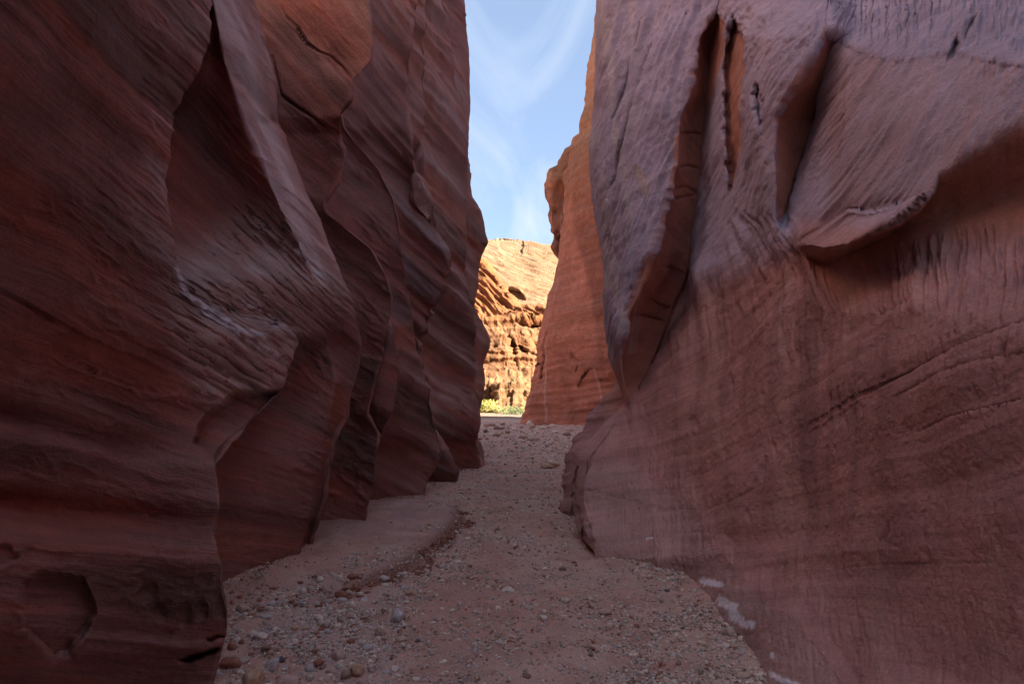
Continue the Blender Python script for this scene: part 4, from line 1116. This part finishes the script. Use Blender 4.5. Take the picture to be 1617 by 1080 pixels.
def cobbles():
    S = stone
    S(628, 972, 24, 24, 'blue', 'large rounded blue-grey stone alone at the edge of the sandy track', rot=.3)
    S(600, 997, 17, 16, 'tan', 'tan egg-shaped stone just below left of the large blue-grey stone')
    S(634, 1008, 17, 8, 'tan', 'flat buff stone on the sand below the large blue-grey stone')
    S(402, 1068, 32, 32, 'yellow', 'big rough yellowish boulder at the bottom edge beside the left wall', name='boulder', cat='boulder', rough=.2)
    S(363, 1046, 30, 20, 'red', 'smooth reddish-brown stone at the foot of the left wall by the yellow boulder')
    S(430, 1050, 23, 21, 'blue', 'grey rounded cobble right of the yellow boulder', rot=.5)
    S(444, 1040, 12, 14, 'dark', 'dark slate-grey pebble between two pale cobbles near the yellow boulder')
    S(455, 1074, 34, 22, 'pink', 'wide pinkish-grey stone cut by the bottom edge of the picture', facets=7)
    S(534, 1035, 25, 20, 'pink', 'angular pinkish-grey stone in the lower middle of the left bank', facets=8)
    S(565, 1058, 23, 22, 'yellow', 'angular yellow-tan stone low on the left bank', facets=9, rot=-.4)
    S(545, 1065, 16, 15, 'brown', 'brownish lump touching the left side of the angular yellow-tan stone', facets=7)
    S(555, 1050, 11, 10, 'pale', 'small white-grey pebble above the angular yellow-tan stone')
    S(489, 1054, 14, 13, 'blue', 'light grey round pebble upper one of a touching pair low on the bank')
    S(489, 1069, 12, 14, 'grey', 'grey upright pebble lower one of a touching pair low on the bank')
    S(580, 1022, 17, 14, 'blue', 'smooth pale blue-grey cobble with a flat one behind it')
    S(572, 1014, 16, 7, 'grey', 'flat grey stone resting behind the smooth pale blue-grey cobble')
    S(399, 993, 17, 13, 'pale', 'rounded cream cobble, upper of two bright cobbles near the left wall')
    S(411, 1003, 21, 13, 'pale', 'rounded white cobble, lower of two bright cobbles near the left wall')
    S(516, 984, 13, 17, 'grey', 'grey oval cobble leaning against pale stones mid bank', rot=.9)
    S(503, 975, 16, 12, 'pale', 'pale cream cobble behind the grey oval cobble mid bank')
    S(506, 985, 11, 11, 'tan', 'cream cobble wedged left of the grey oval cobble mid bank')
    S(517, 997, 9, 8, 'blue', 'small bluish pebble below the grey oval cobble mid bank')
    S(482, 991, 12, 10, 'tan', 'cream pebble left of the mid bank cobble cluster')
    S(466, 991, 10, 10, 'yellow', 'mustard pebble left of the cream pebble mid bank')
    S(432, 989, 9, 8, 'grey', 'lone grey-green pebble on sand mid bank')
    S(538, 934, 17, 13, 'red', 'rust-red angular cobble on the upper bank', facets=7)
    S(564, 917, 13, 10, 'red', 'rust-red rounded cobble with a flat red slab behind it')
    S(559, 910, 18, 6, 'red', 'flat red slab behind the rust-red rounded cobble')
    S(540, 947, 16, 7, 'blue', 'thin white-blue slab just below the rust-red angular cobble')
    S(552, 932, 11, 8, 'tan', 'cream stone touching the right side of the rust-red angular cobble')
    S(606, 903, 19, 10, 'grey', 'long grey stone with a chipped end high on the bank')
    S(645, 935, 12, 12, 'yellow', 'mustard-brown rounded stone by the crumbling gravel edge')
    S(608, 923, 12, 8, 'pale', 'white chipped stone on the gravel left of the mustard-brown stone', facets=8)
    S(672, 920, 12, 7, 'tan', 'oval tan pebble with a light rim near the gravel edge')
    S(454, 936, 15, 8, 'yellow', 'yellowish flat stone on the upper left bank')
    S(478, 931, 11, 13, 'pale', 'pale wedge-shaped stone on the upper left bank', facets=8)
    S(490, 927, 12, 11, 'grey', 'light grey rounded stone beside the pale wedge on the upper bank')
    S(505, 906, 13, 11, 'pale', 'pale angular stone topmost in the upper bank cluster', facets=8)
    S(494, 918, 13, 9, 'tan', 'cream stone between pale and light grey ones on the upper bank')
    S(536, 910, 10, 13, 'pale', 'pale upright stone beside the flat red slab', facets=8)
    S(383, 957, 20, 14, 'pink', 'angular mauve-brown stone near the foot of the left wall', facets=9)
    S(409, 953, 17, 12, 'pink', 'mauve-brown rounded stone right of the angular one near the wall')
    S(426, 957, 15, 10, 'grey', 'grey flat stone third in the row near the left wall', facets=7)
    S(431, 920, 12, 6, 'red', 'dull red flat stone on sand under the red wall face')
    S(510, 953, 11, 11, 'brown', 'dark brown rounded pebble in the middle of the upper bank')
    S(501, 945, 9, 11, 'blue', 'bluish upright chip beside the dark brown pebble', facets=8)
    S(556, 952, 7, 7, 'pale', 'bright white round pebble on the upper bank')
    S(501, 1046, 18, 13, 'red', 'dull red-brown stone right of the touching pair low on the bank', facets=7)
    S(584, 1052, 9, 12, 'grey', 'grey narrow pebble right of the angular yellow-tan stone')
    S(420, 1023, 16, 14, 'brown', 'brownish angular stone above the grey rounded cobble', facets=8)
    S(428, 1028, 11, 9, 'yellow', 'ochre pebble above the dark slate-grey pebble')
    S(382, 1014, 10, 10, 'red', 'dull red pebble on sand below the bright cobbles')
    S(365, 1022, 15, 14, 'red', 'muted red stone near the left wall foot below the bright cobbles', rough=.2)
    S(465, 1014, 15, 11, 'pale', 'cream angular stone in the lower bank rubble', facets=8)
    S(420, 973, 17, 6, 'blue', 'flat bluish slab between the wall foot and mid bank')
    S(408, 971, 11, 6, 'pink', 'pinkish flat pebble next to the flat bluish slab')
    S(803, 931, 20, 7, 'pale', 'long pale stone like a finger lying on the sandy track', rot=.1)
    S(836, 960, 12, 8, 'grey', 'oval grey pebble on the sandy track below the finger-shaped stone')
    S(858, 974, 14, 9, 'pale', 'pale tilted sliver on the middle of the track', rot=-.7, facets=8)
    S(956, 965, 20, 7, 'pink', 'elongated pinkish stone on the right half of the track', rot=-.3)
    S(962, 989, 14, 8, 'pink', 'rounded pink pebble below the elongated pinkish stone')
    S(1010, 973, 12, 6, 'tan', 'tan pebble at the left rim of the right-hand gravel')
    S(1062, 960, 10, 6, 'yellow', 'yellow pebble inside the right-hand gravel')
    S(1062, 1039, 14, 8, 'tan', 'smooth brown-grey pebble low on the right side of the track')
    S(999, 1034, 12, 7, 'pale', 'pale pebble low on the track left of the brown-grey one')
    S(974, 1036, 10, 6, 'pink', 'reddish flat pebble left of the pale pebble low on the track')
    S(1160, 1037, 12, 10, 'pink', 'pinkish cobble against the foot of the right wall')
    S(1146, 1018, 13, 7, 'pale', 'pale flat stone against the foot of the right wall')
    S(1176, 1066, 24, 10, 'tan', 'wide cream stone at the bottom right end of the gravel', facets=8)
    S(1143, 998, 14, 7, 'brown', 'brown flat stone at the gravel margin by the right wall')
    S(1040, 898, 12, 7, 'grey', 'grey stone at the upper rim of the right-hand gravel')
    S(1062, 913, 8, 5, 'blue', 'small bluish pebble under the right wall curve')
    S(738, 850, 11, 6, 'pale', 'light grey stone at the foot of the crumbling bench edge')
    S(724, 887, 14, 5, 'pale', 'long thin pale stone below the bench edge gravel')
    S(728, 876, 10, 7, 'tan', 'tan stone above the long thin pale one below the bench')
    S(552, 1040 - 160, 11, 5, 'grey', 'thin grey slab high on the bank near the second fin')
    S(633, 896, 9, 8, 'blue', 'small blue-grey stone right of the long chipped grey stone')
    # larger debris across the mouth
    far = [(768, 672, 9, 5, 'pink', 'mauve block at the far end of the wash against the left wall'),
           (777, 671, 12, 6, 'pink', 'broad pinkish boulder, left of the far rubble heap'),
           (785, 676, 10, 6, 'brown', 'brown slab leaning in the far rubble heap'),
           (793, 677, 9, 5, 'brown', 'brown slab at the right end of the far rubble heap'),
           (801, 683, 10, 4, 'brown', 'low brown slab in front of the far rubble heap'),
           (784, 687, 14, 7, 'tan', 'rounded tan boulder in front of the far rubble heap'),
           (767, 681, 7, 6, 'dark', 'dark shaded boulder left of the rounded tan boulder'),
           (794, 670, 8, 4, 'red', 'rust block on top of the far rubble heap'),
           (836, 669, 9, 6, 'pale', 'pale boulder at the foot of the far orange wall'),
           (841, 674, 10, 7, 'tan', 'tan wedge-shaped boulder before the far orange wall'),
           (857, 676, 11, 5, 'pale', 'pale flat boulder right of the tan wedge boulder'),
           (820, 690, 0, 0, '', ''),
           (896, 685, 13, 7, 'brown', 'brown boulder near the toe of the right wall'),
           (876, 683, 10, 5, 'pale', 'pale broken boulder left of the brown one at the right toe'),
           (903, 680, 6, 3, 'red', 'small reddish block behind the brown boulder at the right toe'),
           (812, 678, 8, 4, 'pale', 'pale block midway between rubble heap and orange wall'),
           (824, 675, 7, 4, 'pink', 'pinkish block midway between rubble heap and orange wall'),
           (862, 701, 7, 3, 'pale', 'pale chip on sand right of the long brown boulder')]
    for px, py, w_, h_, c, lab in far:
        if w_: S(px, py - h_ * .2, w_, h_ * 1.45, c, lab, name='boulder', cat='boulder', facets=9, rough=.2)
    S(826, 689, 14, 8, 'tan', 'humped end of a long brown boulder on the sand at the mouth', name='boulder', cat='boulder')
    S(842, 694, 20, 6, 'tan', 'long low brown boulder trailing right from a humped one', name='boulder', cat='boulder', rot=-.25)
    S(875, 733, 20, 12, 'yellow', 'yellowish boulder among rubble left of the right toe rock', name='boulder', cat='boulder', facets=8)
    S(864, 737, 20, 7, 'yellow', 'low ochre slab beside the yellowish boulder', name='boulder', cat='boulder', facets=8)
    S(871, 729, 12, 6, 'pale', 'pale stone propped behind the yellowish boulder', facets=8)
    S(865, 752, 6, 4, 'pale', 'white stone on sand below the ochre slab')
    S(814, 751, 5, 4, 'dark', 'small dark stone in the middle of the track')
    # grouped small ones nothing tells apart
    rs = np.random.default_rng(21)
    fields = [('grey', 'small grey cobble among the rubble of the left bank', 'small grey cobbles of the left bank', 26, (370, 620), (905, 1072), (7, 11)),
              ('pale', 'small pale cobble among the rubble of the left bank', 'small pale cobbles of the left bank', 26, (380, 640), (900, 1072), (7, 11)),
              ('red', 'small dull red cobble among the rubble of the left bank', 'small red cobbles of the left bank', 14, (375, 620), (905, 1072), (7, 12)),
              ('tan', 'small tan cobble in the gravel along the right wall foot', 'small tan cobbles along the right wall', 18, (1010, 1160), (905, 1070), (6, 9)),
              ('pink', 'small pinkish cobble in the gravel along the right wall foot', 'small pink cobbles along the right wall', 18, (990, 1160), (905, 1070), (6, 10)),
              ('pale', 'small pale block in the debris at the mouth of the passage', 'small pale blocks at the passage mouth', 26, (762, 905), (669, 706), (4, 7)),
              ('pink', 'small mauve block in the debris at the mouth of the passage', 'small mauve blocks at the passage mouth', 16, (762, 905), (669, 706), (4, 7))]
    protos = []
    for colour, lab, grp, n, (xa, xb), (ya, yb), (sa, sb) in fields:
        k = 0
        while k < n:
            px, py = rs.uniform(xa, xb), rs.uniform(ya, yb)
            if lab.endswith('left bank') and (py < 940 - (px - 365) * .45 + 12 or px > 690 - (py - 900) * .35): continue
            if 'right wall' in lab and (px > np.interp(py, [890, 940, 1000, 1080], [1045, 1105, 1145, 1185]) or px < np.interp(py, [890, 1080], [960, 1060])): continue
            s_ = rs.uniform(sa, sb)
            S(px, py, s_, s_ * rs.uniform(.5, .85), np.array(COLS[colour]) * rs.uniform(.85, 1.1), lab, group=grp, rot=rs.uniform(-.6, .6), facets=7, seed=int(rs.integers(1e6)),
              cat='block' if 'block' in lab else 'cobble', name='block' if 'block' in lab else 'cobble')
            k += 1

# ------------------------------------------------------------------ shrubs at the foot of the sunlit cliff
def shrub(px, Y, hgt, wid, colour, label, seed):
    m, t, b = nodes_of("shrub_leaf")
    b.inputs['Base Color'].default_value = (*colour, 1); b.inputs['Roughness'].default_value = .8
    nz = t.nodes.new('ShaderNodeTexNoise'); nz.inputs['Scale'].default_value = 3
    mixn = t.nodes.new('ShaderNodeMix'); mixn.data_type = 'RGBA'
    mixn.inputs['A'].default_value = (*[c * .7 for c in colour], 1); mixn.inputs['B'].default_value = (*[c * 1.3 for c in colour], 1)
    t.links.new(nz.outputs['Fac'], mixn.inputs['Factor']); t.links.new(mixn.outputs['Result'], b.inputs['Base Color'])
    mb, tb, bb = nodes_of("shrub_bark"); bb.inputs['Base Color'].default_value = (.16, .11, .08, 1)
    rs = np.random.default_rng(seed)
    a, _ = slopes(px, 650)
    X = float(a) * Y
    z0 = float(ground_z(X, Y))
    e = bpy.data.objects.new("desert_shrub", None); COL.objects.link(e); e.location = (X, Y, z0)
    props(e, None, label, 'shrub', 'shrubs at the cliff foot')
    n = 1500
    u = rs.normal(size=(n, 3)); u /= np.linalg.norm(u, axis=1)[:, None]
    rad = rs.random(n) ** .45
    c = u * rad[:, None] * np.array([wid, wid, hgt * .55]) * (1 + .35 * noise(u[:, 0] * 2 + seed, u[:, 1] * 2, u[:, 2] * 2))[:, None]
    c[:, 2] = np.abs(c[:, 2] + hgt * .5)
    d = rs.normal(size=(n, 2, 3)) * .10 * max(hgt, .8)
    V = np.stack([c, c + d[:, 0], c + d[:, 0] * .6 + d[:, 1] * .6], 1).reshape(-1, 3)
    Fc = np.arange(n * 3).reshape(-1, 3)
    o = mesh_raw("crown", V, Fc, m, None, smooth=False); o.parent = e
    Vt, Ft = [], []
    for i in range(5):
        an = i * 1.26 + rs.random(); tip = np.array([math.cos(an) * wid * .5, math.sin(an) * wid * .5, hgt * .7])
        k0 = len(Vt)
        for q in range(3):
            an2 = q * 2.1; Vt.append([.08 * math.cos(an2), .08 * math.sin(an2), -.1])
        Vt.append(tip)
        Ft += [[k0, k0 + 1, k0 + 3], [k0 + 1, k0 + 2, k0 + 3], [k0 + 2, k0, k0 + 3]]
    o2 = mesh_raw("stem", np.array(Vt), np.array(Ft), mb, None, smooth=False); o2.parent = e

build_left()
build_right()
build_far_wall()
build_cliff()
build_ground()
gravel()
cobbles()
shrub(768, 100, 2.2, 1.9, (.33, .29, .08), 'round olive shrub in the sun nearest the left wall edge', 1)
shrub(779, 99, 1.3, 1.4, (.36, .31, .10), 'low yellow-green shrub right of the round olive one', 2)
shrub(788, 98, 1.1, 1.2, (.28, .27, .09), 'small green shrub midway along the sunlit cliff foot', 3)
shrub(797, 97, .9, 1.6, (.36, .29, .12), 'low dry yellowish shrub in front of the cliff rubble', 4)
shrub(812, 90, 1.3, 2.4, (.12, .15, .06), 'spreading grey-green shrub beside the foot of the orange wall', 5)
